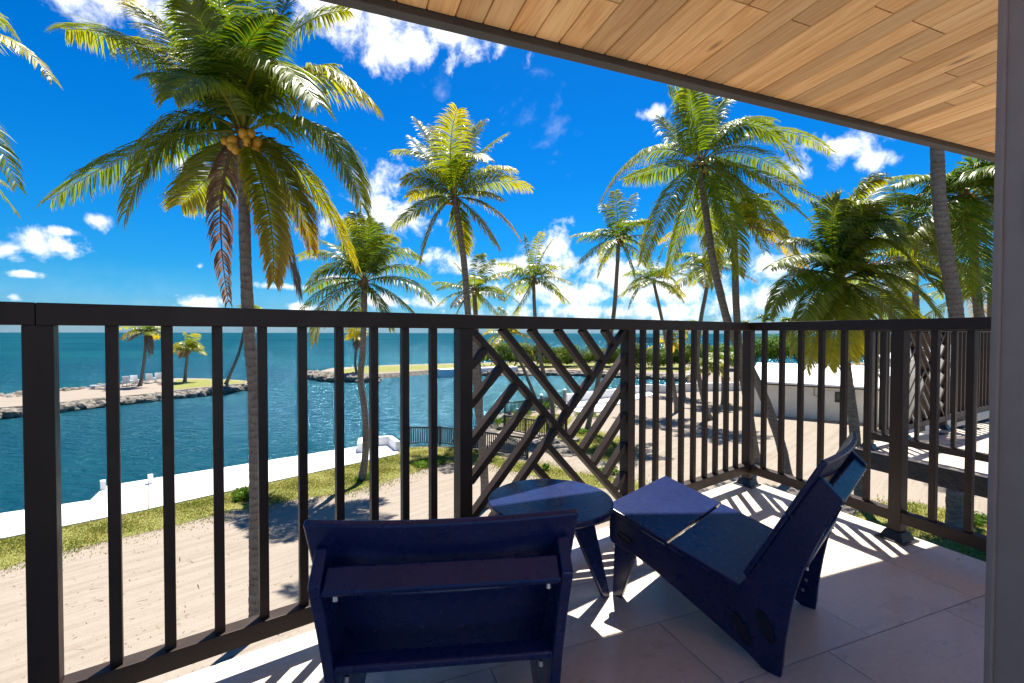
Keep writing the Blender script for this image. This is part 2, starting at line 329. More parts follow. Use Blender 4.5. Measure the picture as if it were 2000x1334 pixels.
def make_trunk():
    m, N, L, p = new_mat('palm_trunk'); v = coords(N, L)
    sep = N.new('ShaderNodeSeparateXYZ'); L.new(v, sep.inputs[0])
    wn = noise(N, L, v, 2.5, 3, .5)
    zz = N.new('ShaderNodeMath'); zz.operation = 'MULTIPLY_ADD'; L.new(wn, zz.inputs[0]); zz.inputs[1].default_value = .35; L.new(sep.outputs[2], zz.inputs[2])
    mu = N.new('ShaderNodeMath'); mu.operation = 'MULTIPLY'; L.new(zz.outputs[0], mu.inputs[0]); mu.inputs[1].default_value = 5.9
    fr = N.new('ShaderNodeMath'); fr.operation = 'FRACT'; L.new(mu.outputs[0], fr.inputs[0])
    mpv = N.new('ShaderNodeMapping'); mpv.inputs['Scale'].default_value = (1, 1, .3); L.new(v, mpv.inputs[0]); st = noise(N, L, mpv.outputs[0], 28, 5, .7); pat = noise(N, L, v, 3, 5, .6)
    c = ramp(N, L, fr.outputs[0], [(0, (.03, .022, .016)), (.16, (.15, .12, .09)), (.85, (.25, .205, .16)), (1, (.05, .038, .03))])
    c = mixc(N, L, .4, c, ramp(N, L, st, [(.35, (.035, .026, .02)), (.65, (.33, .275, .215))]))
    c = mixc(N, L, .35, c, ramp(N, L, pat, [(.3, (.09, .07, .05)), (.7, (.27, .245, .21))]))
    L.new(c, p.inputs['Base Color']); p.inputs['Roughness'].default_value = .9; p.inputs['Specular IOR Level'].default_value = .2
    ad = N.new('ShaderNodeMath'); ad.operation = 'ADD'; L.new(st, ad.inputs[0]); L.new(fr.outputs[0], ad.inputs[1]); bump(N, L, p, ad.outputs[0], .8, .02)
    return m
M_TRUNK = make_trunk()
M_COCO = speckled('green_coconut', (.16, .17, .03), (.30, .25, .05), 6, .4, .1); M_COCO_Y = speckled('yellow_coconut', (.50, .25, .02), (.62, .36, .04), 6, .4, .1)
M_FIBRE = speckled('palm_fibre', (.10, .06, .03), (.24, .15, .07), 20, .9, .6, 60, .01)
def make_water():
    m, N, L, p = new_mat('sea_water'); t = N.new('ShaderNodeTexCoord'); v = t.outputs['Object']
    ms = N.new('ShaderNodeMapping'); ms.inputs['Scale'].default_value = (.35, 1.0, 1); ms.inputs['Rotation'].default_value = (0, 0, -.15); L.new(v, ms.inputs[0])
    big = noise(N, L, ms.outputs[0], .012, 5, .6, .5); med = noise(N, L, ms.outputs[0], .07, 5, .6)
    deep = ramp(N, L, big, [(.34, (.001, .033, .055)), (.50, (.003, .046, .064)), (.62, (.006, .074, .080)), (.75, (.015, .125, .112))])
    c = mixc(N, L, .35, deep, ramp(N, L, med, [(.3, (.001, .028, .046)), (.7, (.005, .064, .074))]))
    # shallow cove: bottom shows green
    g = N.new('ShaderNodeVectorMath'); g.operation = 'SUBTRACT'; L.new(v, g.inputs[0]); g.inputs[1].default_value = (12, 50, 0)
    gm = N.new('ShaderNodeVectorMath'); gm.operation = 'MULTIPLY'; L.new(g.outputs[0], gm.inputs[0]); gm.inputs[1].default_value = (1/26., 1/22., 0)
    gl = N.new('ShaderNodeVectorMath'); gl.operation = 'LENGTH'; L.new(gm.outputs[0], gl.inputs[0])
    cove = ramp(N, L, gl.outputs['Value'], [(.3, (1, 1, 1)), (1.0, (0, 0, 0))])
    c = mixc(N, L, cove, c, (.010, .052, .045))
    L.new(c, p.inputs['Base Color']); p.inputs['Roughness'].default_value = .6; p.inputs['Specular IOR Level'].default_value = 0.0
    mw = N.new('ShaderNodeMapping'); mw.inputs['Scale'].default_value = (.55, 1.25, 1); mw.inputs['Rotation'].default_value = (0, 0, .35); L.new(v, mw.inputs[0])
    w1 = noise(N, L, mw.outputs[0], .55, 4, .55, .4); w2 = noise(N, L, mw.outputs[0], 2.1, 6, .62, .3)
    ad = N.new('ShaderNodeMath'); ad.operation = 'MULTIPLY_ADD'; L.new(w2, ad.inputs[0]); ad.inputs[1].default_value = .55; L.new(w1, ad.inputs[2])
    bn = bump(N, L, p, ad.outputs[0], 1.0, .55)
    gl_ = N.new('ShaderNodeBsdfGlossy'); gl_.inputs['Roughness'].default_value = .16; gl_.inputs['Color'].default_value = (.42, .80, 1, 1); L.new(bn.outputs[0], gl_.inputs['Normal'])
    fr_ = N.new('ShaderNodeFresnel'); fr_.inputs['IOR'].default_value = 1.33; L.new(bn.outputs[0], fr_.inputs['Normal'])
    fm = N.new('ShaderNodeMapRange'); L.new(fr_.outputs[0], fm.inputs[0]); fm.inputs['To Max'].default_value = .11
    mx = N.new('ShaderNodeMixShader'); L.new(fm.outputs[0], mx.inputs[0]); L.new(p.outputs[0], mx.inputs[1]); L.new(gl_.outputs[0], mx.inputs[2]); L.new(mx.outputs[0], N['Material Output'].inputs[0])
    return m
M_WATER = make_water()

# ------------------------------------------------------------------ levels and axes
GZ, WZ, IZ = -5.3, -6.2, -5.5                 # ground, water, islet tops (below the balcony floor)
B = Vector((-math.sin(math.radians(20.8)), math.cos(math.radians(20.8)), 0)); A = Vector((B.y, -B.x, 0))   # house axes
AB_ROT = math.atan2(A.y, A.x)
def AB(a, b, z=0.0): return A*a + B*b + Vector((0, 0, z))
CN = Vector((1.557, 2.995, 0))                # foot of the corner post
TH = math.radians(54.6); FD = Vector((math.sin(TH), math.cos(TH), 0))     # front railing, towards the corner
SA = math.radians(22.0); SD = Vector((math.sin(SA), -math.cos(SA), 0))    # side railing, from the corner to the house
def on_plane(px, P, d, py=760):               # pixel column -> distance along a vertical plane
    r = ray(px, py); n = Vector((d.y, -d.x, 0)); t = n.dot(P)/n.dot(r)
    return (Vector((r.x*t, r.y*t, 0))-P).dot(d)

# ------------------------------------------------------------------ sea, land
def sheet(name, pts, z, mat, skirt=None, skirt_out=0.0, parent=None, skirt_mat=None):
    bm = bmesh.new(); vs = [bm.verts.new((p[0], p[1], z)) for p in pts]; f = bm.faces.new(vs)
    if skirt is not None:
        cen = Vector((sum(p[0] for p in pts)/len(pts), sum(p[1] for p in pts)/len(pts), 0)); n = len(pts); lo = []
        for i, p in enumerate(pts):
            a, b = Vector(pts[i-1][:2]), Vector(pts[(i+1) % n][:2]); t = (b-a).normalized(); nrm = Vector((t.y, -t.x))
            area = sum(pts[j][0]*pts[(j+1) % n][1]-pts[(j+1) % n][0]*pts[j][1] for j in range(n))
            if area < 0: nrm = -nrm
            lo.append(bm.verts.new((p[0]+nrm.x*skirt_out, p[1]+nrm.y*skirt_out, skirt)))
        for i in range(n): bm.faces.new((vs[i], vs[(i+1) % n], lo[(i+1) % n], lo[i])).material_index = 1 if skirt_mat else 0
    bmesh.ops.triangulate(bm, faces=[f]); bmesh.ops.recalc_face_normals(bm, faces=bm.faces[:])
    me = bpy.data.meshes.new(name); bm.to_mesh(me); bm.free(); me.materials.append(mat)
    if skirt_mat: me.materials.append(skirt_mat)
    return link(name, me, parent)
w = sheet('sea_water', [(-7000, -400), (7000, -400), (7000, 8000), (-7000, 8000)], WZ, M_WATER); tag(w, kind='structure')
def jag(pts, step, amp, seed, closed=True):    # break a smooth outline up
    rnd = random.Random(seed); out = []; n = len(pts)
    for i in range(n if closed else n-1):
        a, b = Vector(pts[i][:2]), Vector(pts[(i+1) % n][:2]); k = max(1, int((b-a).length/step))
        nr = Vector((-(b-a).y, (b-a).x)).normalized()
        for j in range(k):
            q = a.lerp(b, j/k)+nr*rnd.uniform(-amp, amp)*(1 if j or True else 0); out.append((q.x, q.y))
    return out
g = lambda px, py, z=GZ: tuple(G(px, py, z)[:2])
sw_o = [G(0, 1003, GZ+.05), G(176, 977, GZ+.05), G(207, 949, GZ+.05), G(692, 873, GZ+.05), G(778, 866, GZ+.05)]
sw_i = [G(0, 1052, GZ+.05), G(300, 992, GZ+.05), G(500, 947, GZ+.05), G(778, 886, GZ+.05)]
sw_dir = (G(0, 1052, GZ)-G(500, 947, GZ)).normalized()
left_o, left_i = sw_o[0]+sw_dir*14, sw_i[0]+sw_dir*14
shore = [tuple((left_o)[:2])] + [g(0, 1006), g(176, 980), g(207, 952), g(692, 876), g(778, 868)] + \
        jag([g(800, 872), g(860, 871), g(905, 874), g(950, 852), g(984, 830), g(985, 812), g(1030, 806), g(1072, 797)], 1.0, .35, 3, False) + \
        [g(1106, 786), g(1200, 775), g(1266, 764), g(1345, 762), g(1352, 745), g(1347, 728), g(1347, 716), (160, 125), (160, -60), (-60, -60), (-50, -20)]
land = sheet('sand_ground', shore, GZ, M_SAND, WZ-1.2, .15, None, M_ROCK); tag(land, kind='structure')
isl = jag([g(-220, 826, IZ), g(0, 797, IZ), g(100, 788, IZ), g(200, 777, IZ), g(320, 765, IZ), g(420, 755, IZ), g(488, 748, IZ), g(478, 743, IZ), g(400, 739, IZ), g(320, 739, IZ), g(260, 747, IZ), g(150, 761, IZ), g(0, 774, IZ), g(-220, 796, IZ)], 2.0, .4, 5)
islet = sheet('islet_ground', isl, IZ, M_SAND, WZ-1, .7, None, M_ROCK); tag(islet, kind='structure')
pen = jag([g(612, 727, IZ), g(672, 732, IZ), g(737, 731, IZ), g(779, 727, IZ), g(836, 723, IZ), g(884, 723, IZ), g(1000, 723, IZ), g(1120, 723, IZ), g(1236, 728, IZ), g(1300, 730, IZ), g(1352, 734, IZ), g(1352, 703, IZ),
           g(1200, 704, IZ), g(1000, 706, IZ), g(884, 710, IZ), g(798, 712, IZ), g(737, 714, IZ), g(653, 718, IZ)], 3.0, .5, 9)
penin = sheet('peninsula_ground', pen, IZ, M_SAND, WZ-1, 1.4, None, M_ROCK); tag(penin, kind='structure')

def lawn(name, outline, z, seed, parent_kind='structure'):
    o = sheet(name, jag(outline, .5, .16, seed), z, M_LAWN); tag(o, kind='structure'); return o
GR1 = [g(-260, 1100), g(0, 1050), g(300, 990), g(500, 945), g(778, 885), g(800, 874), g(885, 874), g(960, 884), g(1000, 902), g(1060, 906), g(1130, 925), g(1200, 935), g(1262, 945),
       g(1268, 962), g(1150, 950), g(1060, 932), g(1010, 922), g(960, 908), g(900, 902), g(850, 908), g(760, 938), g(690, 960), g(600, 972), g(520, 988), g(420, 1004), g(300, 1034), g(120, 1078), g(0, 1112), g(-260, 1165)]
GR2 = [g(1690, 990), g(1740, 975), g(1800, 986), g(1870, 1000), g(1910, 1012), g(1990, 1020), g(2300, 1300), g(1700, 1330), g(1640, 1040)]
GR3 = [g(1085, 845), g(1120, 838), g(1165, 842), g(1220, 858), g(1240, 880), g(1225, 905), g(1180, 900), g(1130, 880), g(1100, 866)]
GR4 = [g(990, 838), g(992, 822), g(1040, 812), g(1080, 808), g(1120, 815), g(1100, 838), g(1060, 846)]
lawn('lawn_ground', GR1, GZ+.012, 1); lawn('lawn_ground', GR2, GZ+.012, 2); lawn('lawn_ground', GR3, GZ+.012, 4); lawn('lawn_ground', GR4, GZ+.012, 6)
GR5 = [g(320, 763, IZ), g(420, 753, IZ), g(484, 747, IZ), g(470, 744, IZ), g(400, 741, IZ), g(345, 742, IZ)]
GR6 = [g(640, 728, IZ), g(700, 730, IZ), g(779, 725, IZ), g(836, 721, IZ), g(884, 720, IZ), g(1000, 720, IZ), g(1120, 720, IZ), g(1236, 724, IZ), g(1300, 726, IZ), g(1340, 728, IZ), g(1340, 706, IZ), g(1000, 709, IZ), g(798, 714, IZ), g(700, 717, IZ)]
lawn('lawn_ground', GR5, IZ+.015, 7); lawn('lawn_ground', GR6, IZ+.015, 8)

# grass blades: one mass
def inside(p, poly):
    c = False; n = len(poly)
    for i in range(n):
        (x1, y1), (x2, y2) = poly[i][:2], poly[i-1][:2]
        if (y1 > p[1]) != (y2 > p[1]) and p[0] < (x2-x1)*(p[1]-y1)/(y2-y1)+x1: c = not c
    return c
def grass(name, outline, z, n, h, seed, label, grow=.35):
    rnd = np.random.default_rng(seed); xs = [p[0] for p in outline]; ys = [p[1] for p in outline]
    pts = []
    while len(pts) < n:
        p = (rnd.uniform(max(min(xs), -22), max(xs)), rnd.uniform(max(min(ys), 6), max(ys)))
        q = (p[0]+rnd.normal()*grow, p[1]+rnd.normal()*grow)
        if inside(p, outline): pts.append(q)
        elif rnd.random() < 1e-4 and len(pts) == 0: break
    P = np.array(pts); n = len(P)
    cl = .5+.5*np.sin(P[:, 0]*1.7+3*np.sin(P[:, 1]*.9))*np.sin(P[:, 1]*2.1+2*np.sin(P[:, 0]*.7)); hh = h*(.35+.9*cl)*rnd.uniform(.5, 1.4, n)
    ang = rnd.uniform(0, 2*math.pi, n); wv = np.stack([np.cos(ang), np.sin(ang)], 1)*(.012+.012*rnd.random(n))[:, None]; lean = rnd.normal(size=(n, 2))*.5*hh[:, None]
    V = np.zeros((n*3, 3)); V[0::3, :2] = P-wv; V[1::3, :2] = P+wv; V[2::3, :2] = P+lean; V[0::3, 2] = V[1::3, 2] = z; V[2::3, 2] = z+hh
    y = np.clip(rnd.normal(.62, .3, n)-.55*(cl-.5), 0, 1)[:, None]
    c = (1-y)*np.array([.07, .125, .015])+y*np.array([.30, .25, .075]); C = np.repeat(c, 3, 0)
    me = raw_mesh(name, V, [np.arange(n*3).reshape(n, 3)], M_GRASS, C); o = link(name, me); tag(o, label, 'grass', kind='stuff'); return o
grass('lawn_grass', GR1, GZ+.01, 60000, .055, 1, 'short patchy green and yellow grass between white sea wall and sand', .5)
grass('lawn_grass', GR2, GZ+.01, 16000, .09, 2, 'bright green grass round the palm foot below the neighbouring balcony', .2)
grass('lawn_grass', GR3, GZ+.01, 9000, .08, 3, 'thin yellow green grass on the sand beside the rocks and fence')
grass('lawn_grass', GR4, GZ+.01, 6000, .08, 4, 'grass on the small point inside the black fence')

# sea wall and its blocks
sea = empty('sea_wall', sw_i[1], 'long white concrete sea wall walkway along the lawn', 'sea wall')
def lerp_y(tab, x):
    for (x0, y0), (x1, y1) in zip(tab[:-1], tab[1:]):
        if x <= x1: return y0+(y1-y0)*(x-x0)/(x1-x0)
    return tab[-1][1]
OUT = [(0, 1003), (176, 977), (207, 949), (692, 873), (778, 866)]; INN = [(0, 1052), (300, 992), (500, 947), (778, 886)]
xs_ = [0, 85, 176, 207, 290, 365, 435, 500, 560, 615, 660, 692, 735, 778]
M = MB(); M.prism([tuple(p[:2]) for p in (left_i, sw_i[0], sw_o[0], left_o)], WZ-1, GZ+.06); M.build('cast_length', M_CONC_W, sea)
for x0, x1 in zip(xs_[:-1], xs_[1:]):
    q = [G(x0, lerp_y(INN, x0), GZ+.05), G(x1, lerp_y(INN, x1), GZ+.05), G(x1, lerp_y(OUT, x1), GZ+.05), G(x0, lerp_y(OUT, x0), GZ+.05)]
    e0 = (q[1]-q[0]).normalized()*.014; q[0] += e0; q[3] += e0; q[1] -= e0; q[2] -= e0
    M = MB(); M.prism([tuple(p[:2]) for p in q], WZ-1, GZ+.06+random.uniform(-.006, .006)); M.build('cast_length', M_CONC_W, sea)
for i, (x, y, lab) in enumerate([(201, 956, 'small white concrete block on the sea wall where the walkway steps in'), (294, 944, 'white concrete block on the sea wall between the step and the palm')]):
    p = G(x, y, GZ+.06); M = MB(); M.box(p+Vector((0, 0, .18)), (.17, .26, .36), Matrix.Rotation(.75, 3, 'Z'), .02); tag(M.build('wall_block', M_CONC_W), lab, 'block', 'white blocks on the sea wall')
bw = [G(703, 884, GZ+.06), G(705, 872, GZ+.06), G(762, 868, GZ+.06), G(777, 880, GZ+.06)]
bwall = empty('corner_bench_wall', bw[1], 'low white u-shaped concrete wall at the end of the sea wall', 'wall')
for a, b in zip(bw[:-1], bw[1:]):
    M = MB(); e = (b-a).normalized()*.13; M.bar(a+Vector((0, 0, .24))+e*.0, b+Vector((0, 0, .24)), .26, .48, bevel=.02); M.build('wall_section', M_CONC_W, bwall)
M = MB()
M.prism([g(1072, 793), g(1130, 807), g(1172, 806), g(1184, 797), g(1278, 772), g(1262, 763), g(1106, 785)], GZ-.3, GZ+.10)
tag(M.build('concrete_pad', M_CONC_W), 'white concrete pad beside the cove with low wall', 'terrace')
fw = [G(1106, 788, GZ+.0), G(1200, 777, GZ), G(1264, 766, GZ), G(1302, 768, GZ), G(1346, 764, GZ), G(1480, 762, GZ)]
fwall = empty('cove_wall', fw[0], 'low white concrete wall along the near side of the cove', 'wall')
for i, (a, b) in enumerate(zip(fw[:-1], fw[1:])):
    M = MB(); M.bar(a+Vector((0, 0, .40+.004*i)), b+Vector((0, 0, .40+.004*i)), .35+.01*i, .9, bevel=.02); M.build('wall_section', M_CONC_W, fwall)
for i, (x, y, lab) in enumerate([(1135, 795, 'flat white sun pad on the concrete terrace next to its wooden post'), (1165, 788, 'flat white sun pad on the concrete terrace close to the cove wall')]):
    M = MB(); p = G(x, y, GZ+.10); M.box(p+Vector((0, 0, .10)), (1.9, .75, .2), Matrix.Rotation(.5, 3, 'Z'), .05); tag(M.build('sun_pad', M_WHITE_PL, smooth=True), lab, 'lounger', 'sun pads')
for i, (x, y, h, lab) in enumerate([(1103, 796, 1.5, 'weathered grey piling with pale cap at the end of the cove wall'), (1057, 800, 1.2, 'grey mooring piling behind the fence on the point'), (1345, 762, 1.7, 'thick grey timber piling by the cove wall')]):
    p = G(x, y, GZ); M = MB(); bmesh.ops.create_cone(M.bm, segments=12, radius1=.15, radius2=.14, depth=h+2, cap_ends=True, matrix=Matrix.Translation(p+Vector((0, 0, h/2-1))))
    o = M.build('mooring_piling', M_DOCK, smooth=False); tag(o, lab, 'piling', 'mooring pilings')
    M = MB(); bmesh.ops.create_cone(M.bm, segments=12, radius1=.17, radius2=.02, depth=.14, cap_ends=True, matrix=Matrix.Translation(p+Vector((0, 0, h+.07)))); M.build('cap', M_WHITE_PL, o)

# black fences on the point
def fence(pts, label, h=.98):
    root = empty('metal_fence', pts[0], label, 'fence', 'black metal fences on the shore')
    up = Vector((0, 0, 1))
    for a, b in zip(pts[:-1], pts[1:]):
        n = max(1, round((b-a).length/1.9))
        for i in range(n):
            p, q = a.lerp(b, i/n), a.lerp(b, (i+1)/n); d = (q-p).normalized()
            M = MB(); M.bar(p+up*h, q+up*h, .09, .085); M.build('top_rail', M_BLACK_AL, root)
            M = MB(); M.bar(p+up*.10, q+up*.10, .05, .05); M.build('bottom_rail', M_BLACK_AL, root)
            M = MB(); k = int((q-p).length/.12)
            for j in range(1, k): x = p+d*((q-p).length*j/k); M.box(x+up*(h+.1)/2, (.055, .055, h-.1))
            M.build('balusters', M_BLACK_AL, root, kind='stuff')
    for a in pts:
        M = MB(); M.box(a+up*(h/2+.02), (.12, .12, h+.1)); M.build('post', M_BLACK_AL, root)
    for a, b in zip(pts[:-1], pts[1:]):
        n = max(1, round((b-a).length/1.9))
        for i in range(1, n): M = MB(); M.box(a.lerp(b, i/n)+up*(h/2), (.10, .10, h)); M.build('post', M_BLACK_AL, root)
fence([G(786, 870, GZ), G(799, 869, GZ), G(860, 868, GZ), G(945, 880, GZ), G(1030, 894, GZ)], 'black metal picket fence along the lawn edge by the u-shaped wall')
fence([G(985, 841, GZ), G(1070, 857, GZ), G(1106, 849, GZ)], 'black metal picket fence crossing the grassy point')
fence([G(986, 812, GZ), G(1030, 807, GZ), G(1072, 799, GZ)], 'black metal picket fence on the waterside of the point')
# rocks
def rocks(name, pxs, z, n, rr, spread, seed, label, dz=0.0, out=0.0):
    random.seed(seed); M = MB()
    for i in range(n):
        k = random.random()*(len(pxs)-1); j = int(k); a, b = G(*pxs[j], z), G(*pxs[j+1], z); p = a.lerp(b, k-j)+Vector((0, -out, dz))
        r = random.uniform(*rr); M.rock(p+Vector((random.gauss(0, spread), random.gauss(0, spread), random.uniform(-.25, .08))), (r*random.uniform(.8, 1.5), r, r))
    tag(M.build(name, M_ROCK, kind='stuff'), label, 'rocks')
rocks('shore_rocks', [(905, 872), (950, 852), (984, 832), (986, 812)], GZ-.2, 90, (.15, .55), .35, 1, 'rough grey coral rocks at the waterline below the fence')
rocks('shore_rocks', [(1040, 872), (1070, 876), (1105, 884), (1085, 868), (1110, 862)], GZ, 70, (.12, .38), .5, 2, 'heap of grey coral rocks beside the fence on the sand')
rocks('islet_rocks', [(-220, 828), (0, 799), (200, 779), (320, 767), (420, 757), (490, 749)], IZ, 560, (.25, .62), .30, 3, 'dark rock edge of the sandy islet towards the channel', -.38, .75)
rocks('islet_rocks', [(-220, 796), (0, 774), (150, 761), (260, 747)], IZ, 190, (.2, .6), .6, 4, 'pale rocks on the seaward edge of the sandy islet', -.15, -.3)
rocks('peninsula_rocks', [(611, 727), (640, 731), (672, 734), (737, 734)], IZ, 300, (.35, 1.0), .6, 5, 'grey boulders round the tip of the grassy peninsula', -.30, 1.2)
rocks('peninsula_rocks', [(884, 724), (1000, 724), (1120, 724), (1236, 729), (1300, 731), (1352, 735)], IZ, 320, (.3, .75), .5, 6, 'dark stone edging below the mangroves on the cove', -.4, 1.2)
M = MB(); a, b = G(857, 728, IZ), G(1006, 722, IZ); M.bar(a+Vector((0, 0, -.15)), b+Vector((0, 0, -.15)), 2.4, 1.5, bevel=.08); tag(M.build('dock_wall', M_CONC_W), 'white concrete dock wall at the foot of the mangroves', 'dock')
dk = empty('far_dock', D(1335, 676, 140), 'small grey far dock on piles beyond the mangroves', 'dock')
M = MB(); M.box(D(1385, 678, 140), (17, 3, .5)); M.build('platform', M_DOCK, dk)
for i in range(7): M = MB(); q = D(1338+i*16, 678, 138.6); M.box(Vector((q.x, q.y, (q.z+WZ)/2+.6)), (.35, .35, q.z-WZ+1.2)); M.build('pile', M_DOCK, dk)
pr = empty('far_pier', D(1040, 655, 330), 'distant broken pier of dark piles in the open sea', 'pier')
for i in range(14): M = MB(); q = D(1238+i*3.4, 657, 330); M.box(Vector((q.x, q.y, WZ+2.0)), (.7, .7, 4+random.random())); M.build('pile', M_DOCK, pr)
M = MB(); M.box(Vector((D(1260, 657, 330).x, 330, WZ+3.6)), (16, 1.2, .4)); M.build('deck_board', M_DOCK, pr)

# white deck chairs on the islet
def beach_chair():
    t = empty('beach_chair', (0, 0, 0))
    M = MB(); M.box((0, 0, .36), (.62, .85, .05), Matrix.Rotation(.12, 3, 'X'), .01); M.build('seat', M_WHITE_PL, t)
    M = MB(); M.box((0, .52, .72), (.60, .05, .80), Matrix.Rotation(-.38, 3, 'X'), .01); M.build('backrest', M_WHITE_PL, t)
    for sx in (-.33, .33):
        M = MB(); M.box((sx, .1, .58), (.10, .85, .03)); M.build('armrest', M_WHITE_PL, t)
        for y in (-.28, .45): M = MB(); M.box((sx, y, .29), (.05, .07, .56)); M.build('leg', M_WHITE_PL, t)
    return t
def copy_tree(o, parent=None):
    c = o.copy(); col.objects.link(c); c.parent = parent
    for ch in list(o.children): copy_tree(ch, c)
    return c
bc = beach_chair()
for i, (x, y) in enumerate([(252, 754), (264, 752), (295, 748), (312, 746)]):
    c = bc if i == 0 else copy_tree(bc); c.location = G(x, y, IZ); c.rotation_euler = (0, 0, math.pi+.35+random.uniform(-.2, .2)); c.scale = (1.15, 1.15, 1.15)
    tag(c, 'white wooden beach chair on the sandy islet facing the sea', 'beach chair', 'white beach chairs on the islet')
bn = empty('white_bench', G(195, 760, IZ), 'low white bench on the bare sand of the islet', 'bench')
M = MB(); M.box(G(195, 760, IZ)+Vector((0, 0, .42)), (2.0, .5, .07)); M.build('seat', M_WHITE_PL, bn)
for s in (-.8, .8): M = MB(); M.box(G(195, 760, IZ)+Vector((s, 0, .2)), (.1, .45, .4)); M.build('leg', M_WHITE_PL, bn)

# ------------------------------------------------------------------ white outbuildings
def shed():
    a, b = G(1471, 808, GZ), G(1683, 826, GZ); ux = (b-a).normalized(); uy = Vector((-ux.y, ux.x, 0)); Lw = 13.0; Dp = 8.5; he = 2.45
    r = empty('storage_building', a, 'long low white building with flat white roof behind the palms', 'building')
    W = lambda u, v, z: a+ux*u+uy*v+Vector((0, 0, z))
    M = MB(); M.prism([W(0, 0, 0)[:2], W(Lw, 0, 0)[:2], W(Lw, Dp, 0)[:2], W(0, Dp, 0)[:2]], GZ-.1, GZ+he); M.build('wall', M_SHED, r)
    M = MB(); o = .35
    top = [W(-o, -o, he+.02), W(Lw+o, -o, he+.02), W(Lw+o, Dp+o, he+.95), W(-o, Dp+o, he+.95)]
    M.extrude(top, (0, 0, .13)); rf = M.build('roof', M_ROOFW, r)
    M = MB(); M.bar(W(-o, -o-.01, he-.04), W(Lw+o, -o-.01, he-.04), .05, .09); M.build('drip_edge', M_METAL, rf)
    u = on_plane(1650, a, ux, 765)
    M = MB(); M.box(W(u, -.03, 1.72), (1.15, .09, .75), Matrix.Rotation(math.atan2(ux.y, ux.x), 3, 'Z')); wd = M.build('window', M_METAL, r)
    for k in (-.27, .27): M = MB(); M.box(W(u+k, -.08, 1.72), (.46, .03, .6), Matrix.Rotation(math.atan2(ux.y, ux.x), 3, 'Z')); M.build('pane', M_GLASS, wd)
    u = on_plane(1622, a, ux, 765); M = MB(); M.box(W(u, -.02, 1.6), (.95, .05, 1.1), Matrix.Rotation(math.atan2(ux.y, ux.x), 3, 'Z'), .01); M.build('wall_panel', M_SHED, r)
    u = on_plane(1590, a, ux, 765); M = MB()
    M.bar(W(u, -.05, he-.1), W(u, -.05, 1.75), .04, .04); M.bar(W(u, -.05, 1.75), W(u+.22, -.05, 1.68), .04, .04); M.bar(W(u+.22, -.05, 1.68), W(u+.25, -.05, 1.85), .04, .04); M.build('conduit', M_DOCK, r)
shed()
def gable():
    c = D(1985, 800, 24); base = Vector((c.x, c.y, GZ)); r = empty('white_house', base, 'small white house with sloping white roof behind the neighbouring balcony', 'house')
    M = MB(); M.box(base+Vector((1.6, 2.5, 1.75)), (7.5, 7, 3.5)); M.build('wall', M_STUCCO_W, r)
    M = MB(); p = [base+Vector(v) for v in ((-2.6, -1.3, 4.7), (1.6, -1.3, 5.6), (6.0, -1.3, 3.4), (6.0, -1.3, 3.2), (1.6, -1.3, 5.3), (-2.6, -1.3, 4.4))]
    M.extrude(p, (0, 8, 0)); M.build('roof', M_ROOFW, r)
    for k in (-1.0, .6, 2.2): 
        M = MB(); M.box(base+Vector((k, -1.02, 2.2)), (.7, .08, 1.3)); wd = M.build('window', M_WHITE_PL, r); M = MB(); M.box(base+Vector((k, -1.07, 2.2)), (.55, .04, 1.15)); M.build('pane', M_GLASS, wd)
gable()

# ------------------------------------------------------------------ balcony floor, roof and house
fo, so = .08, .10
nf = Vector((-FD.y, FD.x, 0)); ns = Vector((-SD.y, SD.x, 0))               # outward normals
def cross2(p, d, q, e):
    t = ((q-p).x*e.y-(q-p).y*e.x)/(d.x*e.y-d.y*e.x); return p+d*t
WALL_B = .444
corner = cross2(CN+nf*fo, FD, CN+ns*so, SD)
wall_r = cross2(CN+ns*so, SD, AB(0, WALL_B), A); left_f = CN+nf*fo-FD*5.2; left_w = cross2(left_f, B, AB(0, WALL_B), A)
deck_poly = [left_w, wall_r, corner, left_f]                                # counter-clockwise
deck = empty('balcony_floor', (0, 0, 0)); tag(deck, kind='structure')
M = MB(); M.prism([p[:2] for p in deck_poly], -.30, -.012); M.build('slab', M_GROUT, deck)
M = MB()
for i in (1, 2): 
    a, b = deck_poly[i], deck_poly[(i+1) % 4]; n_ = Vector(((b-a).y, -(b-a).x, 0)).normalized(); M.bar(a+n_*.012+Vector((0, 0, -.16)), b+n_*.012+Vector((0, 0, -.16)), .02, .28)
M.build('edge_trim', M_STUCCO_K, deck)
def clip(poly, p, d):                                                       # keep what lies left of the line
    out = []
    for i in range(len(poly)):
        a, b = poly[i], poly[(i+1) % len(poly)]; sa = d.x*(a-p).y-d.y*(a-p).x; sb = d.x*(b-p).y-d.y*(b-p).x
        if sa >= 0: out.append(a)
        if (sa > 0) != (sb > 0) and abs(sa-sb) > 1e-9: out.append(a.lerp(b, sa/(sa-sb)))
    return out
TW, TL, gap = .305, .61, .0016
for k in range(-4, 8):
    b0 = .970+TW*k; off = 1.027+.2035*k
    for j in range(-9, 6):
        a0 = off+TL*j; sq = [AB(a0+gap, b0+gap), AB(a0+TL-gap, b0+gap), AB(a0+TL-gap, b0+TW-gap), AB(a0+gap, b0+TW-gap)]
        for i in range(4):
            if len(sq) < 3: break
            sq = clip(sq, deck_poly[i], (deck_poly[(i+1) % 4]-deck_poly[i]))
        if len(sq) < 3: continue
        cen = AB(a0+TL/2, b0+TW/2); dz = random.uniform(-.0006, .0)
        loc = [((p-cen).dot(A), (p-cen).dot(B)) for p in sq]
        M = MB(); M.prism(loc, -.011, dz); t = M.build('tile', M_TILE, deck, keep=False); t.location = cen; t.rotation_euler = (0, 0, AB_ROT)

